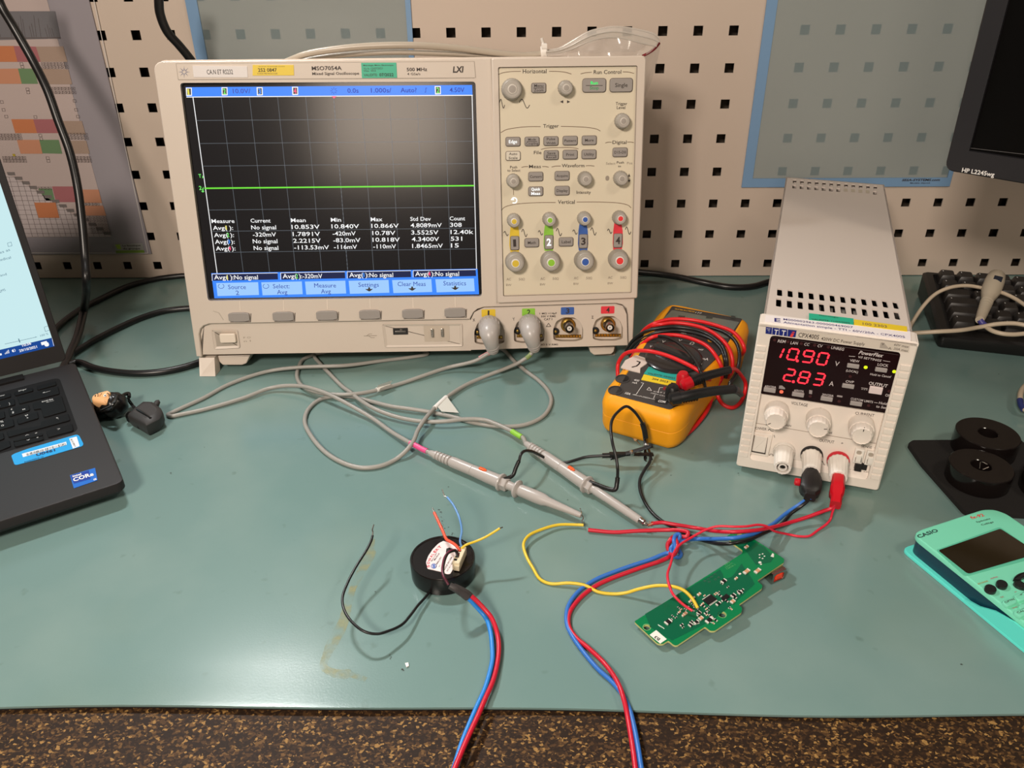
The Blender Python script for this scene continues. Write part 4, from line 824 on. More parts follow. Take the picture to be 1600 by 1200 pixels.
def probe_body(parent,A,B,hook):
    ax=(B-A).normalized(); L=(B-A).length; q=MB()
    up=Vector((0,0,1)); side_=ax.cross(up).normalized(); up=side_.cross(ax)
    def lz(a,prof,m=PG,n=28): q.lathe(a,ax,prof,m,n)
    s=.0; pr_=[(.0020,0),(.0027,.002),(.0030,.006)]; x=.006
    for k in range(5):
        pr_+=[(.0036+.00012*k,x),(.0037+.00012*k,x+.0022),(.0030,x+.0025),(.0030,x+.0032)]; x+=.0033
    pr_+=[(.0042,x+.0005),(.0046,x+.003),(.0046,x+.022),(.0043,x+.0223),(.0046,x+.0226)]
    be=.072 if hook else .073
    pr_+=[(.0052,be-.012),(.0054,be),(.0040,be+.0003),(.0038,be+.001)]
    lz(A,pr_)
    q.build('probe_body',parent)
    q=MB(); c=A+ax*(be-.017)+up*.0051; F=Fr(c,ax,up.cross(ax)); q.prism(F,soften([(-.003,-.0012),(.0015,-.0014),(.004,-.0006),(.004,.0006),(.0015,.0014),(-.003,.0012)],.0004),-.001,.0011,mat('orange_switch',(232,92,34),.4),.0004); q.build('slide_switch',parent)
    q=MB(); lz(A+ax*be,[(.0040,0),(.0070,.0004),(.0073,.0012),(.0070,.002),(.0056,.0024)])
    q.lathe(A+ax*(be+.002),ax,[(.0052,0),(.0056,.0006),(.0056,.0050),(.0050,.0056),(.0034,.0058)],PG,6,False)
    q.lathe(A+ax*(be+.007),ax,[(.0036,0),(.0034,.009)],PG,24); q.build('collar',parent)
    q=MB(); s=be+(.0145 if hook else .0105)
    if hook:
        lz(A+ax*s,[(.0034,0),(.0066,.0008),(.0072,.0018),(.0072,.0026),(.0060,.0034),(.0042,.0040),(.0048,.0060),(.0050,.020),(.0047,.026),(.0036,.030),(.0022,L-s-.003),(.0018,L-s),(.0001,L-s+.0004)])
    else:
        lz(A+ax*s,[(.0034,0),(.0038,.001),(.0034,.012),(.0030,L-s-.001),(.0028,L-s),(.0001,L-s)])
    q.build('probe_tip',parent)
    return A+ax*(be+.004)+up*.004,ax,up
METAL=mat('tinned_wire',(196,190,184),.25,1); COP=mat('copper_strands',(206,140,110),.3,1)
# --- probe on channel 1
b1=onz(773,549,.020)
p1=thing('oscilloscope_probe',(-.12,-.40,0),'grey oscilloscope probe with pink band and flanged hook tip, plugged into input 1','probe','oscilloscope probes')
T1=onz(771,549,.0215)
boot(p1,322,350,T1,None)
c1=[T1,onz(766,551,.020),onz(742,564,.012),onz(699,574.5,.005),onz(656,589,.003),onz(627,599,.002),onz(578,612,.0045),onz(549,616,.006),onz(515,616,.0055),onz(492,612,.004),onz(472,603,.003),onz(464,589,.002),onz(466,576,.002),onz(476,560,.002),onz(520,548,.002),onz(600,545,.002),onz(660,548,.002),onz(668,553,.002),onz(650,557,.002),onz(602,563,.002),onz(540,571,.006),onz(465,574,.006),onz(415,581,.003),onz(359,600,.002),onz(318,622,.002),onz(285,637,.002),onz(268,645,.002),onz(262.5,648,.002),onz(268,650,.0022),onz(290,646,.0022),onz(320,639.5,.0022),onz(380,622,.003),onz(420,607,.004),onz(443,603,.006),onz(466,603,.0075),onz(480,605,.009),onz(506,613,.0095),onz(526,622,.009),onz(561,641,.006),onz(584,655,.004),onz(612,675,.004),onz(641,692,.0065),onz(658,701,.0060)]
A1=onz(671,707,.0060); B1=onz(908,805.5,.0065)
q=MB(); q.tube(c1+[A1],RC,PCB_,12); q.build('cable',p1)
along(p1,[onz(641,692,.0065),onz(650,696.5,.0063),onz(659,701.5,.0060),onz(667,705,.0060)],.0024,mat('pink_band',(224,84,140),.4)).__setitem__('label','pink colour band')
along(p1,[onz(766,551,.020),onz(757,555.5,.0165),onz(749,560,.0142)],.0023,mat('pink_band_pale',(196,140,140),.4)).__setitem__('label','pink colour band at the plug')
q=MB(); q.tube([onz(609,603,.0023),onz(599,606.5,.003),onz(588,609.5,.004)],.0023,WHITE,12); A=onz(588,606,.007); B=onz(612,596,.007); F=.006
v=[onz(588,604.5,.004),onz(611,596,.004),onz(612,593,.009),onz(625,592,.011),onz(590,601,.0085)]; q.add([onz(588,608,.0045),onz(610,601,.0035),onz(613,594,.010),onz(590,602,.0105)],[(0,1,2,3)],mat('white_cable_tag',(226,228,224),.4)); q.build('cable_tag',p1)
g,ax,up=probe_body(p1,A1,B1,True)
q=MB(); gp_=[g,onz(803,735,.014),onz(811,720,.020)]; q.tube([g,onz(801,743,.011),onz(806,731,.016),onz(811,720,.021)],.0016,BK,10); q.tube([onz(811,720,.021),onz(814,710,.024),onz(819,705,.024),onz(830,705,.020),onz(847,713,.010),onz(862,721,.003),onz(878,723,.002),onz(887.5,722,.003),onz(916,714,.006),onz(942,712,.0085)],.0012,BK,10)
gl1=q.build('ground_lead',p1); q=MB(); q.tube([onz(941,712,.0085),onz(952,711.5,.009),onz(962,711,.0095)],.0021,BK,12); q.build('crimp_sleeve',gl1)
q=MB(); q.tube([B1,onz(909.5,803,.010),onz(907,796,.015),onz(906.5,794,.016)],.0004,METAL,8); q.tube([onz(906,806,.007),onz(910,806,.0055),onz(911.5,810,.005),onz(909,814,.004),onz(912,820,.003)],.0004,METAL,8); q.build('tip_hook',p1)
# --- probe on channel 2
p2=thing('oscilloscope_probe',(-.02,-.38,0),'grey oscilloscope probe with green band and bare tip, plugged into input 2','probe','oscilloscope probes')
T2=onz(835,546,.0225); boot(p2,635,340,T2,None)
c2=[T2,onz(829,554,.018),onz(815,564,.012),onz(799,572,.008),onz(756,589,.004),onz(727,602,.003),onz(699,620,.004),onz(679,638,.007),onz(664,655,.0095),onz(653,672,.008),onz(646,689,.0085),onz(635,704,.006),onz(618,718,.002),onz(595,728,.002),onz(566,731,.002),onz(538,724,.002),onz(509,707,.002),onz(486,681,.002),onz(476,658,.002),onz(483,638,.002),onz(503,623,.002),onz(541,619,.002),onz(575,626,.002),onz(612,635,.0035),onz(641,639,.004),onz(670,643.5,.003),onz(710,652,.002),onz(742,661,.002),onz(785,666.5,.002),onz(819,664,.002),onz(848,651,.002),onz(861,629,.002),onz(857,612,.002),onz(842,595,.002),onz(822,580,.002),onz(802,563,.002),onz(785,546,.002),onz(740,533,.002),onz(640,528,.002),onz(540,532,.002),onz(500,542,.002),onz(491,555,.002),onz(500,568,.002),onz(515,584,.002),onz(535,604,.002),onz(546,612,.0035),onz(564,626,.006),onz(584,638,.0065),onz(612,649,.005),onz(641,656,.0045),onz(670,659,.005),onz(699,658,.006),onz(727,655,.0065),onz(756,656,.006),onz(779,664,.006),onz(802,675,.0065),onz(817,684,.0065)]
A2=onz(821,692.5,.0065); B2=onz(1000,813,.0060)
q=MB(); q.tube(c2+[A2],RC,PCB_,12); q.build('cable',p2)
along(p2,[onz(800,674,.0065),onz(808,679,.0065),onz(815,683,.0065)],.0024,mat('green_band',(104,168,60),.4)).__setitem__('label','green colour band')
along(p2,[onz(833,549,.020),onz(827,556,.0168),onz(822,560,.0148)],.0023,mat('green_band_pale',(130,150,90),.4)).__setitem__('label','green colour band at the plug')
q=MB(); q.tube([onz(697,621,.0041),onz(688,629.5,.006),onz(679,638,.007)],.0023,WHITE,12); q.add([onz(684,636,.0085),onz(699,620.5,.0055),onz(717,645,.003),onz(690,643,.006)],[(0,1,2,3)],mat('clear_white_tag',(214,214,206),.4)); q.build('cable_tag',p2)
g,ax,up=probe_body(p2,A2,B2,False)
q=MB(); q.tube([g,onz(961,765,.012),onz(964,755,.016),onz(965,746,.020)],.0018,BK,10); q.tube([onz(965,746,.020),onz(965,732,.028),onz(963,716,.034),onz(957,692,.042),onz(954.5,668,.047),onz(957,655,.049),onz(965,644,.050),onz(979,635,.050),onz(990,642,.045),onz(1000,655,.036),onz(1005,664,.030)],.0012,BK,10)
gl2=q.build('ground_lead',p2); q=MB(); q.tube([onz(1004,662,.031),onz(1007,672,.025),onz(1009,684,.018)],.0023,BK,12); q.build('crimp_sleeve',gl2)
q=MB(); axn=(B2-A2).normalized(); q.lathe(B2-axn*.001,axn,[(.0026,0),(.0026,.0028),(.0024,.003),(.0024,.005),(.0014,.0055),(.0009,.0062),(.0009,.008),(.0001,.0085)],METAL,20)
q.build('metal_tip',p2)
random.seed(3); q=MB(); c=onz(1014,820,.004)
for k in range(16):
    a=random.random()*6.3; d=Vector((math.cos(a),math.sin(a)*.7,random.random()*.5)); q.tube([c-d*.002,c+d*(.002+random.random()*.003)],.00018,COP if k%3 else METAL,5,spline=False)
tag(q.build('wire_splice'),'frayed copper strands twisted at the tip of the green-banded probe','wire strands')
# --- alligator clips
def clip(parent,o,d,up,L,ang,name='alligator_clip'):
    d=d.normalized(); s=d.cross(up).normalized(); up=s.cross(d); q=MB()
    for sg in (1,-1):
        dd=(d*math.cos(ang*sg)+up*math.sin(ang*sg)).normalized(); uu=s.cross(dd)
        F=Fr(o,dd,uu,s); prof=[(-L*.5,.0006*sg-(-.0014)*sg),(-L*.3,.0024*sg),(-L*.05,.0015*sg),(L*.5,.0012*sg),(L*.5,.0002*sg)]+[(L*(.45-.08*k),(.0002 if k%2 else .0009)*sg) for k in range(5)]+[(-L*.1,.0001*sg),(-L*.5,.0008*sg)]
        q.prism(F,prof,-.0022,.0022,BK,.0003)
    q.lathe(o-s*.0026,s,[(.0015,0),(.0015,.0052),(.0001,.0053)],METAL,12); q.lathe(o-s*.0012,s,[(.0021,0),(.0021,.0024)],METAL,12,False)
    return q.build(name,parent)
clip(gl1,onz(987,708,.012),onz(1012,704,.013)-onz(962,711,.0095),Vector((0,0,1)),.036,.20)
clip(gl2,onz(1010,697,.012),onz(1014,720,.008)-onz(1009,684,.018),Vector((.8,0,.6)),.026,.15)
# ================================================================ POWER LEADS FROM THE SUPPLY
WR=mat('red_wire',(196,22,48),.4); WB=mat('blue_wire',(48,108,190),.4); WBK=mat('black_wire',(18,17,18),.35); WY=mat('yellow_wire',(222,190,50),.4); BPK=mat('black_plug_body',(24,21,21),.45); WRT=mat('thin_red_wire',(214,34,60),.4)
def zk(x,y,z): return onz(1140+x/5,600+y/5,z)
bp=thing('black_banana_plug',tuple(Vector((PB.x,PB.y,.0))),'black banana plug with red lug in the middle terminal of the power supply','plug')
P0_=PB-PS.n*.004; P1=zk(628,880,.018)
q=MB(); d=(P1-P0_).normalized(); s=d.cross(Vector((0,0,1))).normalized(); u=s.cross(d); F=Fr(P0_,s,u,d)
def oct_(w_,h_): c=.3; return [(w_*(1-c),-h_),(w_,-h_*(1-c)),(w_,h_*(1-c)),(w_*(1-c),h_),(-w_*(1-c),h_),(-w_,h_*(1-c)),(-w_,-h_*(1-c)),(-w_*(1-c),-h_)]
LL=(P1-P0_).length
q.loops([[F.pt(a,b_,t*LL) for a,b_ in oct_(wd,hh)] for wd,hh,t in ((.0040,.004,0),(.0048,.0048,.15),(.0072,.0055,.38),(.0074,.0058,.75),(.0062,.005,.88),(.0042,.0042,.95),(.0040,.004,1.04))],BPK)
for k in range(9): q.box(F.sub(-.0075,-.004+k*.001,LL*.45),0,.015,-.0002,.0002,0,LL*.25,BPK)
q.build('plug_body',bp); q=MB(); q.lathe(F.pt(.0070,.000,LL*.55),s,[(.0026,0),(.0030,.001),(.0030,.0038),(.0022,.0046),(.0001,.0047)],RDK,20); q.build('side_socket',bp)
rp=thing('red_banana_plug',tuple(Vector((PRD.x,PRD.y,.0))),'red stackable banana plug in the right output terminal of the power supply','plug')
P0_=PRD-PS.n*.004; P2=zk(828,935,.016); q=MB(); d=(P2-P0_).normalized(); s=d.cross(Vector((0,0,1))).normalized(); u=s.cross(d); F=Fr(P0_,s,u,d); LL=(P2-P0_).length
q.loops([[F.pt(a,b_,t*LL) for a,b_ in oct_(wd,hh)] for wd,hh,t in ((.0038,.004,0),(.0044,.0052,.12),(.0046,.0066,.40),(.0047,.0066,.48),(.0050,.0058,.55),(.0048,.005,.72),(.0036,.0042,.80),(.0038,.0042,1.05))],RDK)
q.build('plug_body',rp); q=MB(); q.lathe(F.pt(.0012,.0030,LL*.30),(u*.9+s*.1),[(.0034,0),(.0034,.0028),(.0028,.0036),(.0001,.0036)],BLACK,20); q.build('stacking_socket',rp)
def wire(name,pts,r,m,label,cat='wire',group=None,extra=None,res=6):
    q=MB(); q.tube(pts,r,m,10,res)
    if extra: extra(q)
    return tag(q.build(name),label,cat,group)
wire('black_wire',[P1+Vector((0,0,.001)),zk(610,912,.013),zk(545,965,.007),zk(480,1012,.004),onz(1222.5,817.5,.0025),onz(1194,833,.010),onz(1166,844.5,.0155),onz(1140,849.5,.0155),onz(1121,849.5,.010),onz(1099,844.5,.002),onz(1080,837.5,.0015),onz(1060,828,.0015),onz(1031,812,.0014),onz(1014,795,.002),onz(1001,769,.0025),onz(1000,749,.004),onz(1008,733,.007),onz(1015.5,721,.009),onz(1017,708,.011)],.0013,WBK,'black wire running from the black plug to the clips in front of the multimeter')
wire('red_wire',[P2+Vector((0,0,.001)),zk(800,968,.012),zk(740,990,.0095),onz(1260,808.5,.006),onz(1232,817,.0055),onz(1204,824.5,.0115),onz(1176,829,.0165),onz(1147.5,831,.0175),onz(1119,830,.0125),onz(1091,825.5,.004),onz(1054,819.5,.0045),onz(1035,816.5,.004),onz(1018,818,.0035)],.0014,WR,'thick red wire between the red plug and the green-banded probe tip')
wire('thin_red_wire',[P2+Vector((0,0,.000)),zk(800,1010,.008),zk(790,1050,.004),zk(760,1092,.002),zk(690,1142,.0012),zk(620,1188,.001),onz(1248,838,.001),onz(1232,835,.0012),onz(1209,829.5,.0095),onz(1198,822.5,.0150),onz(1185,820,.0175),onz(1166,822.5,.0195),onz(1147.5,823,.0195),onz(1121,822.5,.0175),onz(1102.5,828,.0150),onz(1080,840,.013),onz(1061,852.5,.0145),onz(1052,866,.015),onz(1048,881,.0155),onz(1043,897.5,.017),onz(1045,912.5,.017),onz(1052,929,.016),onz(1065,942.5,.0125),onz(1075,950,.0105),onz(1082,954.5,.0098)],.0009,WRT,'thin red wire soldered to the green circuit board')
wire('yellow_wire',[onz(912,820.5,.003),onz(902,820,.0025),onz(873,820,.003),onz(847,827,.004),onz(826,837,.005),onz(818,850,.005),onz(822,868,.004),onz(833,888,.003),onz(844,905,.0015),onz(860,912,.0012),onz(890,911,.003),onz(915,915,.003),onz(935,925,.0012),onz(960,928,.001),onz(979,926,.003),onz(997.5,920.5,.007),onz(1026,915,.012),onz(1054,917,.016),onz(1069,923,.016),onz(1082,936,.013),onz(1090,950,.0102)],.0011,WY,'yellow wire arching from the hooked probe tip to the circuit board')
# red and blue pair with an overhand knot, running off the front of the bench
def pairpath(off): return None
rk=[onz(919,828,.002),onz(959,831.5,.002),onz(997,829.5,.0035),onz(1044,828,.0055),onz(1063,828.5,.008),onz(1075,832,.009),onz(1073,838,.0075),onz(1062,838.5,.006),onz(1052,842,.0045),onz(1044,851,.003),onz(1045,861,.003),onz(1052,867,.006),onz(1058,858,.0085),onz(1056,843,.0095),onz(1050,840,.0050),onz(1043,851,.002),onz(1045,862,.0018),onz(1046,869,.0018),onz(1035,875.5,.0018),onz(1007,885,.0018),onz(979,895,.0018),onz(955,904,.0018),onz(930,916,.0018),onz(905,936,.0018),onz(890,958,.0018),onz(889,978,.0018),onz(900,996,.0018),onz(920,1013,.0018),onz(945,1037,.0018),onz(965,1066,.0045),onz(974,1090,.0048),onz(980,1116,.0026),onz(985,1145,.0018),onz(990,1178,.0018),onz(994,1210,.0018),onz(1000,1260,.0018)]
wire('red_wire',rk,.00145,WR,'thick red wire tied in a knot with a blue wire near the circuit board')
bk=[P1+Vector((.0012,0,-.001)),zk(590,912,.0115),zk(520,958,.006),zk(440,1012,.0032),onz(1206,820,.0060),onz(1176,834.5,.0140),onz(1147.5,840.5,.0170),onz(1119,842,.0110),onz(1091,842,.003),onz(1067,845,.004),onz(1058,853,.0030),onz(1062,862,.0020),onz(1064,866,.0020),onz(1060,871,.0022),onz(1052,868,.0035),onz(1048,858,.0065),onz(1054,850,.0085),onz(1062,840,.0095),onz(1061,835,.011),onz(1056,836,.011),onz(1053,845,.0105),onz(1055,855,.0085),onz(1052,863,.005),onz(1041,864.5,.003),onz(1016,874.5,.0018),onz(988,883.5,.0018),onz(960,893.5,.0018),onz(930,906,.0018),onz(903,925,.0018),onz(887,950,.0018),onz(886,975,.0018),onz(895,995,.0018),onz(912,1019,.0018),onz(935,1046,.0018),onz(957,1066,.0018),onz(973,1086,.0018),onz(983,1107,.0018),onz(990,1132,.0018),onz(996,1162,.0018),onz(1002,1200,.0018),onz(1010,1250,.0018)]
wire('blue_wire',bk,.00145,WB,'blue wire from the black plug, knotted with a red wire near the circuit board')
# ================================================================ BUZZER AND ITS WIRING
BZ=mat('black_buzzer_plastic',(18,14,14),.22,spec=.5); o=Vector((-.0556,-.5270,.0003)); H=.0145
buz=thing('buzzer',tuple(o),'round black alarm buzzer with red and white label lying on the mat','buzzer')
q=MB(); q.lathe(o,(0,0,1),[(.0214,0),(.0219,.0006),(.0221,H-.0008),(.0216,H),(.0206,H),(.0203,H-.0006),(.0001,H-.0006)],BZ,72,True); q.build('body',buz)
BF=Fr(o+Vector((0,0,H-.0005)),(1,0,0),(0,1,0),(0,0,1)); 
zb6=lambda x,y:(500+x/4.444,740+y/4.444)
zbz=lambda x,y:(640+x/8.571,820+y/8.571)
LBP=mat('pink_white_label',(232,218,218),.4); RP=mat('red_label_print',(196,40,60),.5); BP2=mat('blue_label_print',(90,120,190),.5)
q=MB(); lab=[zbz(450,218),zbz(590,260),zbz(660,330),zbz(612,545),zbz(545,658),zbz(500,662),zbz(420,630),zbz(240,590),zbz(220,500),zbz(250,420),zbz(310,330),zbz(380,258)]
q.prism(BF,soften([BF.ab(*p) for p in lab],.0008),-.0001,.0002,LBP)
w=.0003
for ch,x,y,x2,y2 in (('S',262,562,246,530),('O',256,520,252,484),('N',266,478,276,446),('A',284,436,302,408),('L',308,402,320,384),('E',330,372,352,350),('R',358,344,382,320),('T',388,314,420,288)): q.text(BF,ch,zbz(x+14,y+4),zbz(x2+14,y2+4),4.0,RP,w,.03)
for (a,c,h,m) in ((zbz(300,490),zbz(372,376),1.8,INK),(zbz(340,478),zbz(404,384),2.6,INK),(zbz(372,530),zbz(432,430),2.4,INK),(zbz(400,565),zbz(415,535),1.6,INK)): q.text(BF,'Medical' if h>2.5 else 'MALLORY',a,c,h,m,w,.01)
q.text(BF,'MADE IN USA',zbz(470,610),zbz(575,430),2.4,INK,w,.02); q.text(BF,'SC616N',zbz(508,625),zbz(590,490),2,INK,w,.01)
P=[zbz(325+34*math.cos(a*.6),552+32*math.sin(a*.6)) for a in range(12)]; q.line(BF,P,1.2,BP2,w); q.quad(BF,[zbz(305,530),zbz(340,528),zbz(345,575),zbz(312,580)],BP2,w)
q.quad(BF,[zbz(492,318),zbz(530,305),zbz(580,320),zbz(572,350),zbz(520,378),zbz(485,372)],BLACK,w)
tag(q.build('label',buz),'pink-white label with red curved lettering',None)
# connector with pigtail wires
HSK=mat('grey_black_heatshrink',(58,54,54),.5); CRM=mat('cream_connector',(222,208,178),.4); WO=mat('orange_wire',(226,84,56),.4); WLB=mat('light_blue_wire',(96,144,200),.4); WPU=mat('maroon_wire',(104,30,54),.4)
con=thing('wire_connector',(-.045,-.527,.0148),'cream connector with short coloured wires lying on top of the black buzzer','connector')
A=onz(*zbz(610,520),.0200); B=onz(*zbz(705,300),.0200); ax=(B-A).normalized(); F=Fr(A,ax,Vector((-ax.y,ax.x,0)),(0,0,1)); L=(B-A).length
q=MB(); q.prism(F,soften([(0,-.0030),(L,-.0030),(L,.0022),(0,.0022)],.0004),-.0055,.0008,CRM,.0004)
for k in range(5): q.prism(F,[(L*(.12+.18*k),-.0005),(L*(.22+.18*k),-.0005),(L*(.22+.18*k),.0016),(L*(.12+.18*k),.0016)],.0006,.0010,BLACK)
q.prism(F,[(-.0012,-.003),(0,-.003),(0,.001),(-.0012,.001)],-.005,-.001,CRM); q.build('housing',con)
def pig(name,pts,r,m,tip): 
    q=MB(); q.tube(pts,r,m,10); 
    if tip: q.tube(tip,.00045,METAL,8)
    o=q.build(name,con); o['label']=m.name.replace('_',' ')
c0=lambda t,z=.0206: A.lerp(B,t)+Vector((0,0,z-.0200))
pig('pigtail_wire',[c0(.7),onz(714,854,.0225),onz(709,849.5,.0235),onz(703,846,.024),onz(698,843,.0245),onz(692,830,.026),onz(686.5,818,.027),onz(678.5,801,.028)],.00105,WO,[onz(678.5,801,.028),onz(677,797,.0285),onz(675.5,793.5,.029)])
pig('pigtail_wire',[c0(.95),onz(719,846,.024),onz(721.5,830,.028),onz(718,810,.032),onz(709,790,.034),onz(699,777,.034)],.0008,WLB,[onz(699,777,.034),onz(695,775.5,.034),onz(692.5,770,.034),onz(691,765,.034)])
pig('pigtail_wire',[c0(.88),onz(728,851.5,.023),onz(743,846,.024),onz(758,839.5,.026),onz(770,832.5,.028),onz(781,825.5,.030)],.00085,WY,[onz(781,825.5,.030),onz(785.5,823.8,.030)])
for dz,dx in ((0,0),(.0008,1.2)): pig('pigtail_wire',[c0(.45-dx*.1),onz(712,860+dx,.024),onz(703-dx,861.5+dx*1.5,.026),onz(696+dx,869,.027),onz(692.5+dx,880,.028),onz(691.5+dx*.6,893,.0285),onz(695,904,.028),onz(701,914,.026)],.0009,WPU if dx==0 else WBK,None)
q=MB(); hs=[onz(702.5,915,.0262),onz(711,919.5,.0245),onz(720,925,.0215),onz(731,933,.0175)]; q.tube(hs,lambda t:.0021+.0006*t,HSK,14); q.tube([onz(709,915.5,.0255),onz(720,920.5,.0230),onz(730,926,.0200),onz(736,931,.0175)],.0018,HSK,12)
q.build('heat_shrink_sleeve',con)
wire('blue_wire',[onz(729,932,.0180),onz(737,940,.0140),onz(747.5,951.5,.009),onz(756,961,.006),onz(762,971,.0045),onz(767,990,.003),onz(769,1010,.002),onz(769.5,1030,.0018),onz(765,1052,.0018),onz(757,1078,.0018),onz(747,1100,.0018),onz(734,1130,.0018),onz(722,1160,.0018),onz(710,1198,.0018),onz(700,1235,.0018)],.00148,WB.copy() if 0 else mat('bright_blue_wire',(40,130,214),.4),'blue wire running from the buzzer connector off the front of the mat')
wire('red_wire',[onz(736,931,.0180),onz(746,940,.0145),onz(759,954,.010),onz(766.5,963,.008),onz(772.5,975,.0065),onz(777.5,992,.0045),onz(779.5,1010,.0035),onz(777.5,1035,.0030),onz(770,1065,.0035),onz(759,1090,.0042),onz(746,1120,.0044),onz(732,1150,.0044),onz(719,1180,.0044),onz(709,1205,.0044),onz(698,1240,.0040)],.0015,WR,'red wire running from the buzzer connector off the front of the mat')
wire('black_wire',[onz(672,924,.003),onz(664,934,.004),onz(653,946,.005),onz(642,960.5,.0065),onz(628,976,.008),onz(608,985.5,.010),onz(589,990.5,.012),onz(570,987,.014),onz(552,974,.0155),onz(539,956,.0165),onz(535,935,.017),onz(543,911,.018),onz(556,886,.020),onz(573,859,.023),onz(580,845,.025),onz(582,837,.026)],.0009,WBK,'thin black wire with bare end curving out from under the buzzer',extra=lambda q:q.tube([onz(582,838,.026),onz(582.5,831,.0265),onz(581.8,828,.027),onz(584,820,.028)],.0005,METAL,8))
# resistor
q=MB(); A=onz(985.5,678,.0016); B=onz(994,688,.0016); BG=mat('resistor_beige',(206,170,130),.4); d=(B-A).normalized(); L=(B-A).length
q.lathe(A,d,[(.0004,0),(.0014,.0004),(.0016,.0014),(.0012,.0022),(.0012,L-.0022),(.0016,L-.0014),(.0014,L-.0004),(.0004,L)],BG,16)
for t,c in ((.3,(150,70,40)),(.5,(40,36,30)),(.7,(170,60,40))): q.lathe(A+d*L*t,d,[(.00128,-.0003),(.00128,.0003)],mat('band_%d'%c[0],c,.4),16)
q.tube([A+d*.0003,onz(981,673,.0012),onz(979,668,.0009)],.0003,METAL,8); q.tube([B-d*.0003,onz(997,692,.0012),onz(1000,695,.0009)],.0003,METAL,8)
tag(q.build('resistor'),'small beige resistor lying in front of the multimeter','resistor')
# ================================================================ CIRCUIT BOARD
GPC=mat('green_solder_mask',(8,118,70),.25,spec=.5); GPD=mat('dark_green_copper_free',(4,92,62),.28); EDG=mat('board_edge',(196,196,128),.5)
zp=lambda x,y:(960+x/5.333,800+y/5.333)
pa,pb,pc=onz(991,972,.0045),onz(1160.6,861,.0105),onz(1057,1009,.0046)
n=(pb-pa).cross(pc-pa).normalized(); n=n if n.z>0 else -n
PF_=Fr(pa,pb-pa,None,n)
pcb=thing('circuit_board',(.12,-.555,.0),'green circuit board with small components and a red wire and yellow wire attached','circuit board',rot=(0,0,math.atan2((pb-pa).y,(pb-pa).x)))
ol=[zp(*p) for p in ((165,912),(1065,345),(1068,318),(995,266),(935,205),(990,165),(1050,145),(1160,225),(1415,390),(1412,420),(1190,570),(1198,582),(1235,612),(1228,638),(1035,772),(1065,800),(1058,838),(835,990),(798,990),(755,955),(520,1112),(495,1108),(450,1070),(400,1100),(360,1095))]
ob=soften([PF_.ab(*p) for p in ol],.0006,1); 
q=MB(); holes=[]
for x,y,r in ((270,960,24),(898,855,27),(1045,196,20)):
    c=PF_.ab(*zp(x,y)); s=PF_.sc(*zp(x,y))[0]; holes.append(circ(c[0],c[1],r/5.333*s,20))
q.plate(PF_,ob,holes,-.0016,0,GPC,mh=EDG)
q.loops([[PF_.pt(a,b_,-.0016) for a,b_ in inset(ccw(ob),-.00003)],[PF_.pt(a,b_,-.0001) for a,b_ in inset(ccw(ob),-.00003)]],EDG,False,False,False)
w=.00008
def pq(pts,m,ww=w): q.quad(PF_,[zp(*p) for p in pts],m,ww)
pq([(255,850),(880,480),(905,520),(910,560),(980,540),(1060,430),(1150,560),(1170,600),(1020,740),(820,900),(480,1070),(300,960)],GPD)
pq([(1010,270),(1140,240),(1250,290),(1330,380),(1300,420),(1180,440),(1100,330)],GPD)
SN=mat('solder_white',(214,212,204),.3); CHP=mat('black_chip',(24,22,24),.35); TANC=mat('tan_capacitor',(196,146,112),.4); VIA=mat('via_ring',(52,84,70),.5); SLK=mat('silkscreen',(206,220,206),.6); SLD=mat('pale_trace',(80,160,100),.5)
for x,y in ((755,575),(783,558),(810,540),(838,520),(790,582),(842,562),(868,545)): q.rect(PF_,*zp(x,y),3.6,3.2,VIA,w*2,r=1.6); q.rect(PF_,*zp(x,y),2,1.8,GPD,w*3,r=.9)
q.text(PF_,'REV',zp(925,446),zp(968,420),2.6,SLD,w*2); q.text(PF_,'129667C',zp(930,466),zp(992,428),2.6,SLD,w*2); q.text(PF_,'1285B-5',zp(940,480),zp(1015,440),2.6,SLD,w*2)
for x,y in ((270,960),(898,855)): 
    c=PF_.ab(*zp(x,y)); s=PF_.sc(*zp(x,y))[0]; q.loops([[PF_.pt(a,b_,w) for a,b_ in circ(c[0],c[1],31/5.333*s,20)],[PF_.pt(a,b_,w) for a,b_ in circ(c[0],c[1],26/5.333*s,20)]],mat('pale_green_ring',(110,170,110),.5),False,False,False)
for k in range(5): q.rect(PF_,*zp(1228+22*math.cos(k*1.256),368+20*math.sin(k*1.256)),2.4,2,SN,w*2,r=1)
pq([(1300,370),(1318,342),(1330,352),(1328,378)],SN,w*2); q.rect(PF_,*zp(1212,420),4.4,4.2,SN,w*2,r=2); q.rect(PF_,*zp(1222,436),3,2,SN,w*2,r=1); q.rect(PF_,*zp(1046,515),4,3,SN,w*2,r=1.5)
for x in (372,384,396,408): q.rect(PF_,*zp(x,945+(x-372)*.6),1.2,4,SLK,w*2)
q.build('board',pcb)
def comp(x,y,l,wd,h,m,ends=None,name='chip_component',ang=0):
    q=MB(); c=PF_.ab(*zp(x,y)); s=sum(PF_.sc(*zp(x,y)))/2/5.333; ang+=.05; F=Fr(PF_.pt(c[0],c[1],0),PF_.u*math.cos(ang)+PF_.v*math.sin(ang),None,PF_.n)
    l*=s; wd*=s; q.box(F,-l/2,l/2,-wd/2,wd/2,.00005,h,m,h*.1)
    if ends:
        for sg in (-1,1): q.box(F,sg*l*.5-l*.12,sg*l*.5+l*.12,-wd*.52,wd*.52,.00004,h*1.05,ends)
    return q.build(name,pcb)
random.seed(11)
q=MB(); c=PF_.ab(*zp(795,735)); s=sum(PF_.sc(*zp(795,735)))/2/5.333; F=PF_.sub(c[0],c[1],0); q.box(F,-44*s,44*s,-30*s,30*s,.0001,.0009,CHP,.0002)
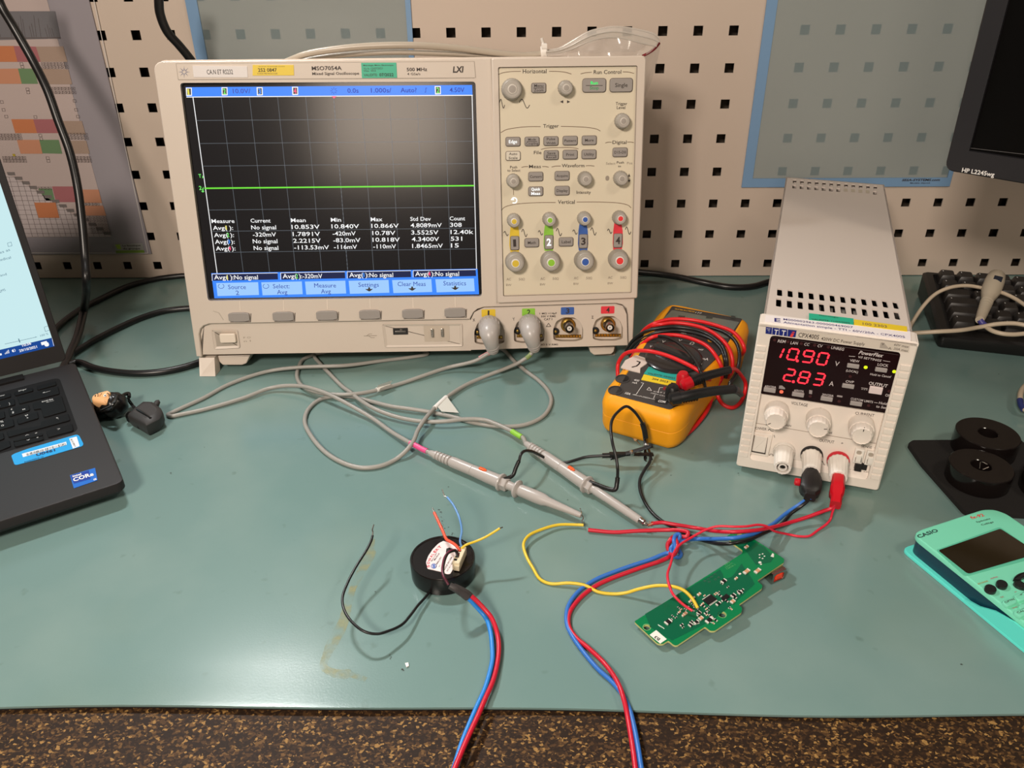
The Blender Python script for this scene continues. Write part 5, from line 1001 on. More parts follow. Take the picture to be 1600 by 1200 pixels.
for k in range(8):
    for sg in (-1,1): q.box(F,(-40+k*10.5)*s,(-35+k*10.5)*s,sg*30*s,sg*40*s,0,.0004,SN)
q.build('microchip',pcb)
for x,y,l,wd,m in ((925,715,60,34,CHP),(990,700,30,26,CHP),(1045,675,26,22,CHP),(865,768,34,20,CHP),(448,920,44,34,CHP),(682,922,34,24,CHP),(635,945,26,26,CHP),(790,905,54,30,CHP),(705,845,26,26,CHP),(910,580,36,26,CHP)):
    o=comp(x,y,l,wd,.0009,m,SN if l<56 else None)
for x,y,l,wd in ((1100,500,46,26),(1192,495,44,26),(1013,558,22,14),(720,890,30,26),(985,750,30,26),(590,850,26,20),(575,865,22,14),(705,690,24,18),(1100,295,26,18),(630,750,18,14),(540,840,18,12),(735,770,18,12),(660,720,18,12)): comp(x,y,l,wd,.0010,TANC,SN)
for x,y in ((485,870),(512,882),(535,800),(555,815),(650,775),(668,792),(640,740),(722,780),(765,812),(782,826),(770,860),(852,680),(868,672),(838,690),(945,628),(1062,672),(1030,660),(815,880),(826,930),(572,965),(590,815),(530,850),(750,700),(780,800),(895,600),(958,800),(975,812)): comp(x,y,15,9,.0006,CHP if random.random()<.5 else TANC,SN,ang=random.choice((0,PI/2)))
for x,y in ((880,700),(905,740),(935,745),(1005,715),(1065,655),(740,785),(700,860),(760,845),(610,800),(470,905),(560,945),(640,920),(800,870),(845,905)): comp(x,y,22,14,.0008,CHP,SN,ang=random.choice((0,PI/2)))
for k in range(5):
    comp(668+k*9,940-k*3,4,9,.0004,SN,name='solder_pin'); comp(768+k*11,908+k*4,4,9,.0004,SN,name='solder_pin')
q=MB(); 
for x,y,r in ((662,828,.0009),(692,812,.0010),(702,800,.0007),(650,822,.0007)):
    c=PF_.ab(*zp(x,y)); q.lathe(PF_.pt(c[0],c[1],0),PF_.n,[(r,0),(r*.8,r*.8),(.0001,r*1.3)],METAL,12)
q.build('solder_joint',pcb)
q=MB(); q.prism(PF_,[PF_.ab(*zp(*p)) for p in ((348,985),(436,1060),(382,1098),(293,1025))],.0,.0002,mat('small_white_sticker',(226,226,218),.5)); q.text(PF_,'B3',zp(384,1056),zp(346,1030),4.4,BLACK,.0003,.02); o=q.build('sticker',pcb); o['label']='small white sticker reading B3'
# usb type b connector under the right end
c=PF_.ab(*zp(1330,470)); UF=PF_.sub(c[0],c[1],-.0016)
hz=UF.pt(0,0,0).z; q=MB(); SHL=mat('steel_shell',(170,166,160),.25,1)
A=onz(*zp(1308,604),.0006); B=onz(*zp(1408,560),.0006); ux=(B-A).normalized()*.0118; yb=Vector((ux.y,-ux.x,0)).normalized()
if yb.y>0: yb=-yb
F=Fr(A,ux,(0,0,1),yb); Hh=(PF_.pt(*PF_.ab(*zp(1330,470)),0).z-.0018)
shell=[(0,0),(.0118,0),(.0118,Hh),(0,Hh)]; q.plate(F,shell,[[(.0016,.0012),(.0102,.0012),(.0102,Hh*.72),(.0086,Hh-.0012),(.0032,Hh-.0012),(.0016,Hh*.72)]],-.012,0,SHL,floor=-.0006,mf=mat('red_connector_core',(206,44,22),.4),back=True)
q.box(F.sub(.0033,.0030,-.0006),0,.0052,0,.0032,0,.0008,mat('red_connector_tongue',(232,72,36),.4),.0002); q.build('usb_connector',pcb)
q=MB(); 
for x,y in ((300,985),(420,1030),(560,1000),(560,760),(780,640)):
    c=PF_.ab(*zp(x,y)); p=PF_.pt(c[0],c[1],-.0016); q.lathe((p.x,p.y,.0002),(0,0,1),[(.0012,0),(.0014,max(p.z-.0003,.0004))],CHP,12)
q.build('underside_pin',pcb)
# ================================================================ CALCULATOR
co=onz(1423,832,.0175); cu=Vector((.9245,.3812,0)).normalized(); KF=Fr(co,cu,None,(0,0,1))
MINT=mat('mint_plastic',(122,214,182),.42,spec=.5); MINT2=mat('mint_cover',(96,222,208),.3); NVY=mat('petrol_navy_side',(14,56,72),.35)
calc=thing('calculator',tuple(KF.pt(.038,-.08,-.0175)),'mint green scientific calculator with slide cover, cut off at the right edge','calculator',rot=(0,0,math.atan2(cu.y,cu.x)))
zc=lambda x,y:(1400+x/3.158,640+y/3.158)
zc5=lambda x,y:(1500+x/7.5,860+y/7.5)
CWd=.079; CL=.160
face=[(0,-.006),(.003,-.001),(.010,0),(CWd-.012,0),(CWd-.004,-.003),(CWd,-.010),(CWd,-CL+.02),(CWd-.010,-CL+.004),(CWd/2,-CL),(.010,-CL+.004),(0,-CL+.02)]
q=MB(); q.prism(KF,soften(face,.003,3),-.0035,0,MINT,.0012); 
w=.0002
q.text(KF,'CASIO',zc(114,634),zc(212,600),6.4,mat('slate_print',(44,70,70),.5),w,.03); q.text(KF,'fx-92',zc(374,540),zc(438,524),5.6,RDL,w,.02,.15); q.text(KF,'Spéciale',zc(400,558),zc(468,540),3,INK,w,.01); q.text(KF,'Collège',zc(424,572),zc(484,556),3,INK,w,.01)
q.prism(KF,soften([KF.ab(*zc(*p)) for p in ((196,694),(512,580),(640,668),(640,745),(352,822),(330,815))],.002),0,.0003,mat('mint_bezel',(92,186,156),.4),.0002)
q.build('face_plate',calc)
q=MB(); q.prism(KF,soften([KF.ab(*zc(*p)) for p in ((208,697),(514,590),(640,672),(700,712),(362,811),(348,808))],.0015),0,.0006,mat('dark_lcd_window',(36,28,14),.12,spec=.6),.0001); q.build('display',calc)
q=MB(); q.prism(KF,soften(inset(ccw(face),.0012),.003,3),-.0149,-.0034,NVY); q.build('body_side',calc)
q=MB(); cf=[(-.0022,.0018),(CWd+.0022,.0018),(CWd+.0022,-CL-.002),(-.0022,-CL-.002)]; q.prism(KF,soften(cf,.006,4),-.0172,-.0150,MINT2,.0008)
# cover side walls rising along the lower half
for x in (-.0022,CWd+.0004):
    prof=[(-.052,-.0140),(-.062,-.0115),(-.072,-.0060),(-.085,-.0030),(-CL-.001,-.0028),(-CL-.001,-.0150),(-.052,-.0150)]
    G=Fr(KF.pt(x,0,0),KF.v,KF.n); q.prism(G,prof,0,.0018,MINT2,.0004)
q.build('slide_cover',calc)
def ckey(pts,h,m,name='key',lbl=None,r=.001,lm=None):
    q=MB(); q.prism(KF,soften([KF.ab(*zc5(*p),h) for p in pts],r,3),0,h,m,.0006)
    if lbl: s,a,c,hh=lbl; q.text(KF,s,zc5(*a),zc5(*c),hh,lm or INK,h+.0001,.01)
    return q.build(name,calc)
BGK=mat('black_gloss_key',(30,32,32),.2)
def ell(cx,cy,a,b_,rot): return [(cx+a*math.cos(t)*math.cos(rot)-b_*math.sin(t)*math.sin(rot),cy+a*math.cos(t)*math.sin(rot)+b_*math.sin(t)*math.cos(rot)) for t in [k*PI/8 for k in range(16)]]
ckey(ell(362,441,76,46,.35),.0022,BGK,r=.0003); ckey(ell(495,387,74,46,.35),.0022,BGK,r=.0003)
ckey([(495,590),(640,540),(672,590),(665,610),(560,655),(505,620)],.002,MINT,lbl=('OPTN',(535,618),(645,578),3.6)); ckey([(632,520),(760,470),(800,560),(700,590),(650,560)],.002,MINT,lbl=('x',(710,528),(738,516),3.6)); ckey([(630,710),(760,660),(800,740),(712,778),(640,735)],.002,MINT,lbl=('CALC',(680,738),(800,700),3.6))
q=MB(); 
for a0 in range(4):
    pts=[]; 
    for k in range(7):
        t=math.radians(a0*90+8+k*12); pts.append((790+165*math.cos(t),345+98*math.sin(t)))
    for k in range(6,-1,-1):
        t=math.radians(a0*90+8+k*12); pts.append((790+70*math.cos(t),345+42*math.sin(t)))
    q.prism(KF,soften([KF.ab(*zc5(*p),.0024) for p in pts],.0006,2),0,.0024,BGK,.0006)
q.build('cursor_pad',calc)
q=MB(); q.text(KF,'SECONDE',zc5(215,400),zc5(334,362),2.4,mat('ochre_print',(170,130,60),.5),w,.02); q.text(KF,'ALPHA',zc5(362,338),zc5(450,312),2.4,mat('pink_print',(190,90,110),.5),w,.02); 
for x,y,x2,y2 in ((478,556,522,545),(640,495,672,484),(608,686,690,660)): q.text(KF,'QR' if x<500 else 'x',zc5(x,y),zc5(x2,y2),2.4,mat('brown_pink_print',(170,110,100),.5),w,.01)
q.build('key_legend',calc)
for r in range(6):
    for c_ in range(5 if r>1 else 6):
        x=.010+c_*.0128+(.0012 if r>1 else 0); y=-.082-r*.0118
        if KF.pt(x,y,0).x>0 and proj(KF.pt(x,y,0)).x<1600: continue
        q=MB(); q.prism(KF,rrect(x+.001,y,.0095,.0065,.002),0,.0018,MINT if r<3 else NVY,.0005); q.build('key',calc)
# ================================================================ FOAM PAD AND THREE BLACK RINGS
FOAM=mat('black_foam',(20,17,16),.95,bump=1,bscale=1400,mottle=.4,mscale=900)
fp=[onz(x,y,.0045) for x,y in ((1419,692),(1426,687),(1492,686.5),(1583,681),(1590,682.5),(1608,697),(1660,740),(1700,800),(1650,806),(1512,799),(1506,796),(1440,722))]
q=MB(); q.prism(WORLD,soften([(p.x,p.y) for p in fp],.002),.0003,.0045,FOAM,.0008); tag(q.build('foam_pad'),'black foam pad under three black discs at the right','foam pad')
DSC=mat('black_gloss_disc',(22,17,16),.16,spec=.6)
for i,(x,y,r,h,lab) in enumerate(((.3790,-.3865,.0240,.0175,'farthest back of the three black discs on the foam pad'),(.3540,-.4280,.0228,.0150,'black disc on the foam pad nearest the mint calculator'),(.4052,-.4420,.0232,.0150,'black disc on the foam pad cut off by the right edge'))):
    q=MB(); o=Vector((x,y,.0047)); q.lathe(o,(0,0,1),[(r*.985,0),(r,.0006),(r,h-.0006),(r*.975,h),(.0078,h),(.0072,h-.0005),(.0070,.004),(.0001,.004)],DSC,72)
    if i==1: q.tube([o+Vector((-.002,-.002,h-.002)),o+Vector((.001,.003,h+.001)),o+Vector((.005,.001,h+.0002))],.0005,METAL,6); q.tube([o+Vector((0,-.003,h-.002)),o+Vector((.004,-.003,h+.0004))],.0004,METAL,6)
    tag(q.build('ring_disc'),lab,'disc','black discs')
# ================================================================ LAPTOP
LU=Vector((.825,.565,0)).normalized(); LN=Vector((0,0,1)); LF=Fr(onz(194,752,.019),LU,None,LN)
LPT=mat('charcoal_laptop',(30,26,27),.6,bump=.05,bscale=2000); LKEY=mat('black_key',(12,11,12),.65,spec=.15); LDK=mat('laptop_dark_deck',(18,16,17),.7,spec=.2)
lap=thing('laptop',tuple(LF.pt(-.16,.11,-.019)),'open dark grey laptop with blue stickers on its palm rest at the left edge','laptop',rot=(0,0,math.atan2(LU.y,LU.x)))
LW_,LD_=.325,.232
q=MB(); q.prism(LF,rrect(-LW_/2,LD_/2,LW_,LD_,.006,5),-.0125,0,LPT,.0012,ch0=.005); 
q.build('base',lap)
q=MB(); 
for x,y in ((-.02,.02),(-.30,.02),(-.02,.21),(-.30,.21)): q.box(LF,x-.008,x+.008,y-.004,y+.004,-.0188,-.0120,BLACK)
q.build('rubber_foot',lap)
zl=lambda x,y:(x/8,560+y/8)
dk=[LF.ab(*p) for p in ((95,592),(122,668),(125,674))]
dr=[LF.ab(*zl(*p)) for p in ((740,238),(990,905))]; deck=rrect((dr[0][0]-.31)/2,(dr[0][1]+dr[1][1])/2,dr[0][0]+.31,dr[0][1]-dr[1][1],.006,4)
q=MB(); q.poly(LF,deck,.00015,LDK); q.build('keyboard_deck',lap)
KS=mat('key_white_legend',(196,196,196),.5)
def lk(pts,lbl=(),h=.0012):
    q=MB(); o=soften([LF.ab(*zl(*p),h) for p in pts],.0012,2); q.prism(LF,o,.0001,h,LKEY,.0003)
    for s,a,c,hh in lbl: q.text(LF,s,zl(*a),zl(*c),hh,KS,h+.00015,.01)
    q.build('key',lap)
lk([(455,345),(690,285),(706,328),(468,392)]); lk([(172,420),(398,360),(415,402),(190,465)],[('impr',(232,414),(336,388),2)]); lk([(-40,485),(120,430),(136,475),(-20,520)],[('inser',(-10,478),(60,462),2)])
lk([(213,480),(725,348),(742,440),(240,565)],[('<—',(540,440),(632,412),2.6)]); lk([(-40,548),(170,500),(188,575),(-20,628)],[('}',(112,580),(128,576),3),('=',(-4,600),(4,598),2)])
lk([(402,560),(768,468),(826,655),(545,735),(512,622),(425,640)],[('entrée',(522,550),(664,515),2.4),('<—',(582,558),(676,532),2.2)])
lk([(98,628),(352,570),(370,645),(122,722)],[('£',(138,646),(160,640),2.4),('$',(150,688),(176,682),2.8),('¤',(280,650),(318,640),2.4)]); lk([(-60,690),(48,655),(64,735),(-40,768)])
lk([(203,752),(463,662),(482,745),(228,820)],[('µ',(320,720),(352,708),2.8),('*',(340,760),(360,754),2.8)]); lk([(-40,800),(160,750),(178,840),(-20,895)],[('%',(4,806),(46,794),2.8),('ù',(16,850),(48,842),2.8)])
lk([(80,908),(505,840),(508,790),(852,688),(876,770),(108,982)],[('↑',(720,762),(744,752),4)]); lk([(-60,960),(34,922),(52,1000),(-30,1030)])
lk([(160,1018),(400,962),(522,930),(536,958),(170,1040)],[('^',(312,974),(368,958),1.6),('*',(446,948),(474,938),2.4)]); lk([(166,1048),(532,970),(548,1010),(188,1105)],[('v',(332,1030),(378,1016),1.8),('*',(462,1004),(488,996),2.4)])
lk([(575,905),(898,812),(918,900),(602,985)],[('>',(728,896),(760,884),3.2)]); lk([(-60,1060),(114,1022),(132,1098),(-40,1165)])
# the keys left of the picture edge and the touchpad
for (ax_,ay_),(bx_,by_) in (((-20,620),(0,0)),((-20,700),(0,0)),((-45,790),(0,0)),((-45,880),(0,0)),((-70,990),(0,0)),((-60,1100),(0,0))):
    a,b_=LF.ab(*zl(ax_,ay_)); a-=.012
    while a>-.30:
        q=MB(); q.prism(LF,rrect(a-.0078,b_-.0005,.0158,.0145,.0015,2),.0001,.0012,LKEY,.0003); q.build('key',lap); a-=.0186
q=MB(); q.prism(LF,rrect(-.175,.052,.105,.062,.003,3),.0001,.0004,LDK,.0001); q.build('touchpad',lap)
# hinge
q=MB(); q.box(LF,-.125,-.045,LD_-.011,LD_-.001,.0002,.0022,LDK,.0008); q.build('hinge_bar',lap)
q=MB(); q.prism(LF,soften([LF.ab(*zl(*p),.0003) for p in ((178,1190),(350,1128),(958,950),(990,965),(1045,1070),(1030,1095),(420,1275),(200,1332),(178,1322),(140,1215))],.0015),.0001,.0003,mat('cyan_sticker',(16,156,226),.4))
zl2=lambda x,y:(x/7.273,700+y/7.273)
q.quad(LF,[zl2(248,66),zl2(752,-72),zl2(757,-48),zl2(758,-36),zl2(262,104)],mat('white_barcode_field',(226,230,236),.5),.0004)
random.seed(8); t=.08
while t<.97:
    wd=random.choice((.006,.012,.018)); a=Vector((258+t*496,80-t*137)); bq=Vector((a.x+6,a.y+24)); q.quad(LF,[zl2(a.x,a.y-5),zl2(a.x+wd*500,a.y-5-wd*137),zl2(a.x+wd*500+7,a.y+19-wd*137),zl2(a.x+7,a.y+19)],BLACK,.0005); t+=wd+random.choice((.008,.014,.02))
q.text(LF,'U0461',zl2(414,92),zl2(628,32),3.6,mat('navy_print',(14,40,92),.5),.0005,.03); q.text(LF,'Inventaire nr',zl2(280,165),zl2(500,100),2,mat('navy_print',(14,40,92),.5),.0005,.01)
q.quad(LF,[zl(865,1002),zl(958,975),zl(995,1095),zl(912,1128)],mat('white_barcode_field',(226,230,236),.5),.0004); q.text(LF,'LABOUR',zl(950,1100),zl(900,1000),3,BLACK,.0005)
o=q.build('inventory_sticker',lap); o['label']='cyan inventory sticker with bar code'
q=MB(); q.prism(LF,[LF.ab(*zl2(*p),.0003) for p in ((795,310),(1080,225),(1108,365),(838,457))],.0001,.0003,mat('blue_sticker',(16,100,196),.3)); q.quad(LF,[zl2(800,312),zl2(1010,252),zl2(1030,350),zl2(840,405)],mat('deep_blue_sticker',(10,50,150),.3),.0004)
q.text(LF,'intel',zl2(826,332),zl2(924,304),2.8,WHITE,.0005,.03); q.text(LF,'CORe',zl2(836,382),zl2(1068,310),5.4,WHITE,.0005,.03); q.text(LF,'i5',zl2(1066,368),zl2(1100,358),2.6,WHITE,.0005,.03)
o=q.build('processor_sticker',lap); o['label']='blue processor sticker'
# lid
lean=math.radians(14); back=Vector((-LU.y,LU.x,0)); LV=(Vector((0,0,1))*math.cos(lean)+back*math.sin(lean)); LO=onz(105,563,.0215); LID=Fr(LO,LU,LV)
q=MB(); q.prism(LID,rrect(-LW_/2,.108,LW_,.216,.005,4),-.006,-.0005,LPT,.0008)
wn=[LID.ab(*p) for p in ((85.5,541),(0,560),(0,284))]
scw=wn[0][0]; scb=wn[0][1]
LB=mat('black_screen_bezel',(24,21,22),.5)
q.plate(LID,rrect(-LW_/2,.108,LW_-.001,.215,.005,4),[[(-LW_-scw-0+.0,scb),(scw,scb),(scw,.207),(-LW_-scw,.207)]],-.0005,.0004,LB,back=False)
q.build('screen_lid',lap)
zs=lambda x,y:(x/2.609,400+y/2.609)
q=MB(); SW_=emat('lit_document_white',(206,240,244),.95); q.poly(LID,[(-LW_-scw,scb),(scw,scb),(scw,.207),(-LW_-scw,.207)],-.0004,SW_)
TB=emat('lit_taskbar_blue',(24,72,150),1.0); GT=mat('grey_screen_text',(60,90,110),.5,emit=(70,104,124),estr=.8); w=-.0003
tbh=.0085; q.poly(LID,[(-LW_-scw,scb),(scw,scb),(scw,scb+tbh),(-LW_-scw,scb+tbh)],w,TB)
def lt(s,x0,y0,x1,y1,h,m=GT,bo=.0): q.text(LID,s,zs(x0,y0),zs(x1,y1),h/2.609,m,w+.0001,bo)
lt('ses as',-8,-6,42,-22,11); lt('medical',-12,24,46,10,11); lt('and',2,84,28,78,10); lt('QMS',-4,150,24,141,10); lt('100 %',166,329,198,320,8)
q.line(LID,[zs(88,-60),zs(205,305)],.6,GT,w+.0001); q.line(LID,[zs(20,359),zs(150,330)],.7,GT,w+.0001); q.line(LID,[zs(76,338),zs(81,352)],1.6,GT,w+.0001); q.text(LID,'+',zs(142,334),zs(150,332),2,GT,w+.0001); q.line(LID,[zs(180,290),zs(197,285),zs(202,302),zs(185,308),zs(180,290)],.6,GT,w+.0001)
q.line(LID,[zs(30,-52),zs(45,-57),zs(49,-42),zs(34,-38),zs(30,-52)],.6,GT,w+.0001)
lt('10:36',92,370,128,360,10,WL,.02); lt('29/10/2021',80,392,152,374,10,WL,.02)
q.quad(LID,[zs(166,352),zs(190,346),zs(194,358),zs(170,364)],WL,w+.0001); q.rect(LID,*zs(190,360),7,7,WL,w+.0002,r=3); q.line(LID,[zs(212,335),zs(219,366)],.6,WL,w+.0001)
for k in range(4): q.line(LID,[zs(22+k*5,400-k*1.5),zs(21+k*5-k*.8,396-k*4.5)],1,WL,w+.0001)
q.quad(LID,[zs(48,384),zs(54,380),zs(58,392),zs(50,391)],WL,w+.0001); q.line(LID,[zs(58,379),zs(62,384),zs(61,390)],.8,WL,w+.0001); q.rect(LID,*zs(3,401),3,3,WL,w+.0001)
q.build('display',lap)
# ================================================================ NOVELTY USB STICK
zn3=lambda x,y:(100+x/7.273,560+y/7.273)
HR=mat('black_moulded_hair',(16,14,14),.3,spec=.5); FC=mat('peach_moulded_face',(232,178,124),.45)
usb=thing('usb_stick',tuple(onz(172,640,0)),'usb stick shaped like a small black-haired head, chained to a dark cap beside the laptop','usb stick')
def P_(x,y,z): return onz(*zn3(x,y),z)
ce=P_(520,520,.0125); ax=(P_(320,470,.0125)-P_(660,440,.0125)); ax.z=0; ax.normalize(); sd=Vector((-ax.y,ax.x,0))
def blob(c,ex,ey,ez,rx,ry,rz,m,nu=26,nv=16,wob=0,seed=0,squash=None):
    q=MB(); V=[]; rd=random.Random(seed); L=[]
    for j in range(nv+1):
        th=PI*j/nv-PI/2; l=[]
        for i in range(nu):
            ph=2*PI*i/nu; k=1+wob*math.sin(ph*7+th*4)*math.cos(th)
            l.append(c+ex*math.cos(th)*math.cos(ph)*rx*k+ey*math.cos(th)*math.sin(ph)*ry*k+ez*math.sin(th)*rz*k)
        L.append(l)
    q.loops(L,m,True); return q
Z=Vector((0,0,1)); zc0=.0128
tilt=(Z*.75-sd*.1+ax*.0).normalized()
q=blob(P_(570,530,.0125),ax,sd,Z,.0118,.0118,.0118,HR,40,20,.035); q2=blob(P_(440,590,.0075),ax,sd,Z,.0135,.0088,.0070,HR,30,14,.03); q.loops([q2.v[i*30:(i+1)*30] for i in range(15)],HR,True)
for k in range(8):
    a=-.9+k*.26; q.tube([P_(545,400,.020)+sd*.0,P_(600-k*8,430+k*20,.0235-k*.0006),P_(560-k*18,520+k*12,.022-k*.0012),P_(420-k*6,590+k*6,.015-k*.0008)],lambda t:.0014*(1-.5*t),HR,8)
q.build('hair',usb)
FU=(Z*.55-sd*.75); FU=( (CAMLOC-P_(430,450,.018)).normalized()*.75+Z*.5).normalized(); fr=ax; fv=FU.cross(ax).normalized()
q=MB(); c=P_(415,455,.0235)
FFr=Fr(c,-ax,None,FU)
fo=[FFr.ab(*zn3(*p)) for p in ((303,445),(320,405),(380,385),(455,372),(495,362),(545,395),(530,450),(495,532),(420,515),(350,495),(315,475))]
L=[]; oo=ccw(soften(fo,.002,3))
for ins,h in ((-.0002,-.010),(.0,-.0015),(.0006,-.0003),(.002,.0004),(.0045,.0009)): L.append([FFr.pt(a,b_,h) for a,b_ in inset(oo,ins)] if ins<.004 else [FFr.pt(a*.45+sum(p[0] for p in oo)/len(oo)*.55,b_*.45+sum(p[1] for p in oo)/len(oo)*.55,h) for a,b_ in oo])
q.loops(L,FC,True,True,True)
w=.0012
q.line(FFr,[zn3(365,390),zn3(378,400),zn3(382,415),zn3(375,430)],1,BLACK,w); q.rect(FFr,*zn3(345,418),1.4,2.6,BLACK,w,r=.6); q.rect(FFr,*zn3(422,402),1.4,1.4,BLACK,w,r=.6)
q.rect(FFr,*zn3(465,425),4.6,4.2,WHITE,w,r=2); q.rect(FFr,*zn3(466,426),2,2.2,BLACK,w+.0002,r=1); q.line(FFr,[zn3(488,398),zn3(508,408),zn3(517,425),zn3(514,440)],1.1,BLACK,w)
nz=FFr.ab(*zn3(405,420)); q.lathe(FFr.pt(nz[0],nz[1],.0006),FU,[(.0013,0),(.0010,.0010),(.0001,.0016)],FC,12)
q.build('face',usb)
q=MB(); b0=P_(330,545,.011); q.box(Fr(P_(330,560,.0115),ax,sd),-.004,.006,-.0055,.0055,-.003,.003,HR,.001); q.build('plug_collar',usb)
q=MB(); q.tube([P_(650,440,.016),P_(690,410,.0145),P_(735,400,.013),P_(740,440,.012)],.0017,HR,10); q.build('loop',usb)
q=MB()
for s in (0,1):
    cp=crom([P_(722+s*10,450,.012),P_(735+s*22,490,.006),P_(760+s*22,525,.003),P_(790+s*22,560,.005)],8)
    for i in range(0,len(cp),2): q.lathe(cp[i]-Z*.0007,Z,[(.0002,0),(.0008,.0004),(.0008,.0010),(.0002,.0014)],HR,8)
q.build('ball_chain',usb)
CP=mat('dark_grey_rubber_cap',(50,48,48),.55); q=MB()
top=[(900,488),(1010,492),(1100,560),(1125,610),(1080,680),(930,755),(820,690),(720,638),(790,570)]
ct=[P_(x,y,.014) for x,y in top]; cm=sum(ct,Vector())/len(ct)
low=[Vector((p.x,p.y,.0015)).lerp(Vector((cm.x,cm.y,.0015)),.12) for p in ct]; up_=[p.lerp(cm,.35)+Z*.0022 for p in ct]
mid=[p.lerp(cm,.1)+Z*.0008 for p in ct]
q.loops([low,[Vector((p.x,p.y,.006)) for p in ct],[p-Z*.001 for p in ct],mid,up_],CP,True,True,True)
q.tube([P_(830,580,.0165),P_(900,620,.0168),P_(985,680,.0155)],.0010,HR,8); q.lathe(P_(1050,520,.012),(.3,.6,.5),[(.003,-.002),(.0022,.003),(.0001,.0045)],CP,12)
q.build('cap',usb)
q=MB()
for x,y,z in ((760,660,.006),(880,735,.006)): q.lathe(P_(x,y,z)-sd*0,(ax*.3-sd*.9+Z*.1),[(.0040,-.004),(.0044,.001),(.0036,.0034),(.0001,.004)],HR,16)
q.build('cap_toe',usb)
# ================================================================ PLANNING POSTER IN A SLEEVE, BLUE FRAMED HOLDERS
Zp=lambda x,y:(x/2.856,y/2.856)
PA=mat('poster_paper',(182,166,162),.35); SLV=mat('grey_sleeve_margin',(150,144,150),.2,spec=.6); 
pst=thing('wall_poster',(-.55,-.003,.06),'planning poster with coloured cells in a plastic sleeve on the pegboard','poster')
q=MB(); br=WF.ab(231.5,397,.002); tr=WF.ab(145,0,.002); x1=(br[0]+tr[0])/2; z0=br[1]; x0=x1-.42; z1=z0+.60
q.box(WF,x0,x1,z0,z1,.0008,.0022,SLV,.0004); q.line(WF,[(146.5,0),(231,395.5),(0,395)],1.2,mat('pale_sleeve_edge',(206,200,196),.3),.0024); q.build('sleeve',pst)
q=MB(); pr0=WF.ab(173.5,370,.0026); xr=pr0[0]; q.poly(WF,[(x0+.01,pr0[1]),(xr,pr0[1]),(xr,z1-.01),(x0+.01,z1-.01)],.0026,PA)
w=.0028
def cc(n,c): return mat('poster_'+n,c,.4)
HD=cc('header',(110,108,112)); OR=cc('orange',(188,118,80)); RS=cc('rose',(160,100,104)); GN=cc('green',(104,132,96)); SA=cc('salmon',(190,134,106)); BE=cc('beige',(160,138,124)); LG=cc('lightgrid',(188,176,176)); GRC=cc('grey',(118,110,108))
GLN=cc('line',(96,84,82))
def pqd(pts,m,ww=w): q.quad(WF,[Zp(*p) for p in pts],m,ww)
pqd([(-80,50),(245,50),(270,172),(-60,180)],HD); pqd([(-80,205),(60,205),(78,276),(-60,276)],OR); pqd([(60,205),(160,208),(182,276),(78,276)],RS); pqd([(160,208),(282,207),(301,276),(182,276)],BE)
pqd([(-60,308),(80,306),(97,374),(-40,374)],SA); pqd([(80,306),(150,306),(170,374),(97,374)],GN); pqd([(160,306),(305,310),(322,376),(175,376)],BE)
pqd([(50,532),(148,532),(166,594),(68,594)],OR); pqd([(148,532),(250,532),(266,594),(166,594)],RS); pqd([(250,540),(365,540),(382,600),(266,596)],BE)
pqd([(75,624),(175,624),(190,686),(92,686)],SA); pqd([(175,624),(262,624),(278,686),(190,684)],GN); pqd([(280,628),(385,628),(400,686),(292,686)],BE)
pqd([(232,832),(330,832),(345,902),(250,902)],RS); pqd([(355,846),(440,846),(455,906),(365,906)],SA); pqd([(152,904),(248,904),(265,972),(172,972)],OR,w+.0006); pqd([(370,918),(460,918),(474,962),(380,962)],SA); pqd([(170,842),(232,842),(245,895),(205,895)],GN)
# light staircase grid bottom
pqd([(-20,760),(60,790),(240,900),(330,960),(495,1056),(105,1056),(40,850)],LG)
for i in range(14):
    x=30+i*33; y=768+i*20.5; pqd([(x,y),(x+34,y),(x+38,y+14),(x+6,y+14)],GRC,w+.0002)
for i in range(13):
    y=790+i*21; xe=40+(y-760)*1.62; q.line(WF,[Zp(0+i*6,y),Zp(min(xe,488),y)],.35,GLN,w+.0003)
for i in range(16):
    x=10+i*30; ya=max(790,770+ (x-40)*.6); q.line(WF,[Zp(x,ya),Zp(x+ (1056-ya)*.28,1056)],.35,GLN,w+.0003)
for y0,xs_,n in ((285,182,8),(300,186,8),(395,230,7),(412,234,7),(600,300,6),(616,304,6),(603,-10,7),(618,-6,7),(704,330,5),(718,334,5),(704,10,7),(718,14,7),(911,368,5),(970,385,6),(985,390,6),(1003,395,6),(1019,400,6),(1035,405,6),(840,170,4)):
    for k in range(n):
        x=xs_+k*15; q.line(WF,[Zp(x,y0-6),Zp(x+13,y0-6),Zp(x+15,y0+6),Zp(x+2,y0+6),Zp(x,y0-6)],.35,GLN,w+.0003); q.rect(WF,*Zp(x+7,y0),1.3,1.6,GLN,w+.0003)
for (x,y) in ((115,398),(118,412),(88,285),(92,298),(150,522),(172,604),(176,620),(205,705),(208,718),(0,455),(8,490),(20,520),(325,450),(332,490),(340,520)): q.line(WF,[Zp(x,y-6),Zp(x+13,y-6),Zp(x+15,y+6),Zp(x+2,y+6),Zp(x,y-6)],.35,GLN,w+.0003)
random.seed(5)
for k in range(26):
    x=-10+k*10; 
    if random.random()<.7: q.line(WF,[Zp(x,68+random.random()*60),Zp(x+12,165)],.35,GLN,w+.0003)
q.line(WF,[Zp(-40,170),Zp(268,168)],1,GLN,w+.0003)
q.rect(WF,*Zp(62,692),4,4,cc('yellow',(170,150,50)),w+.0003)
q.build('planning_sheet',pst)
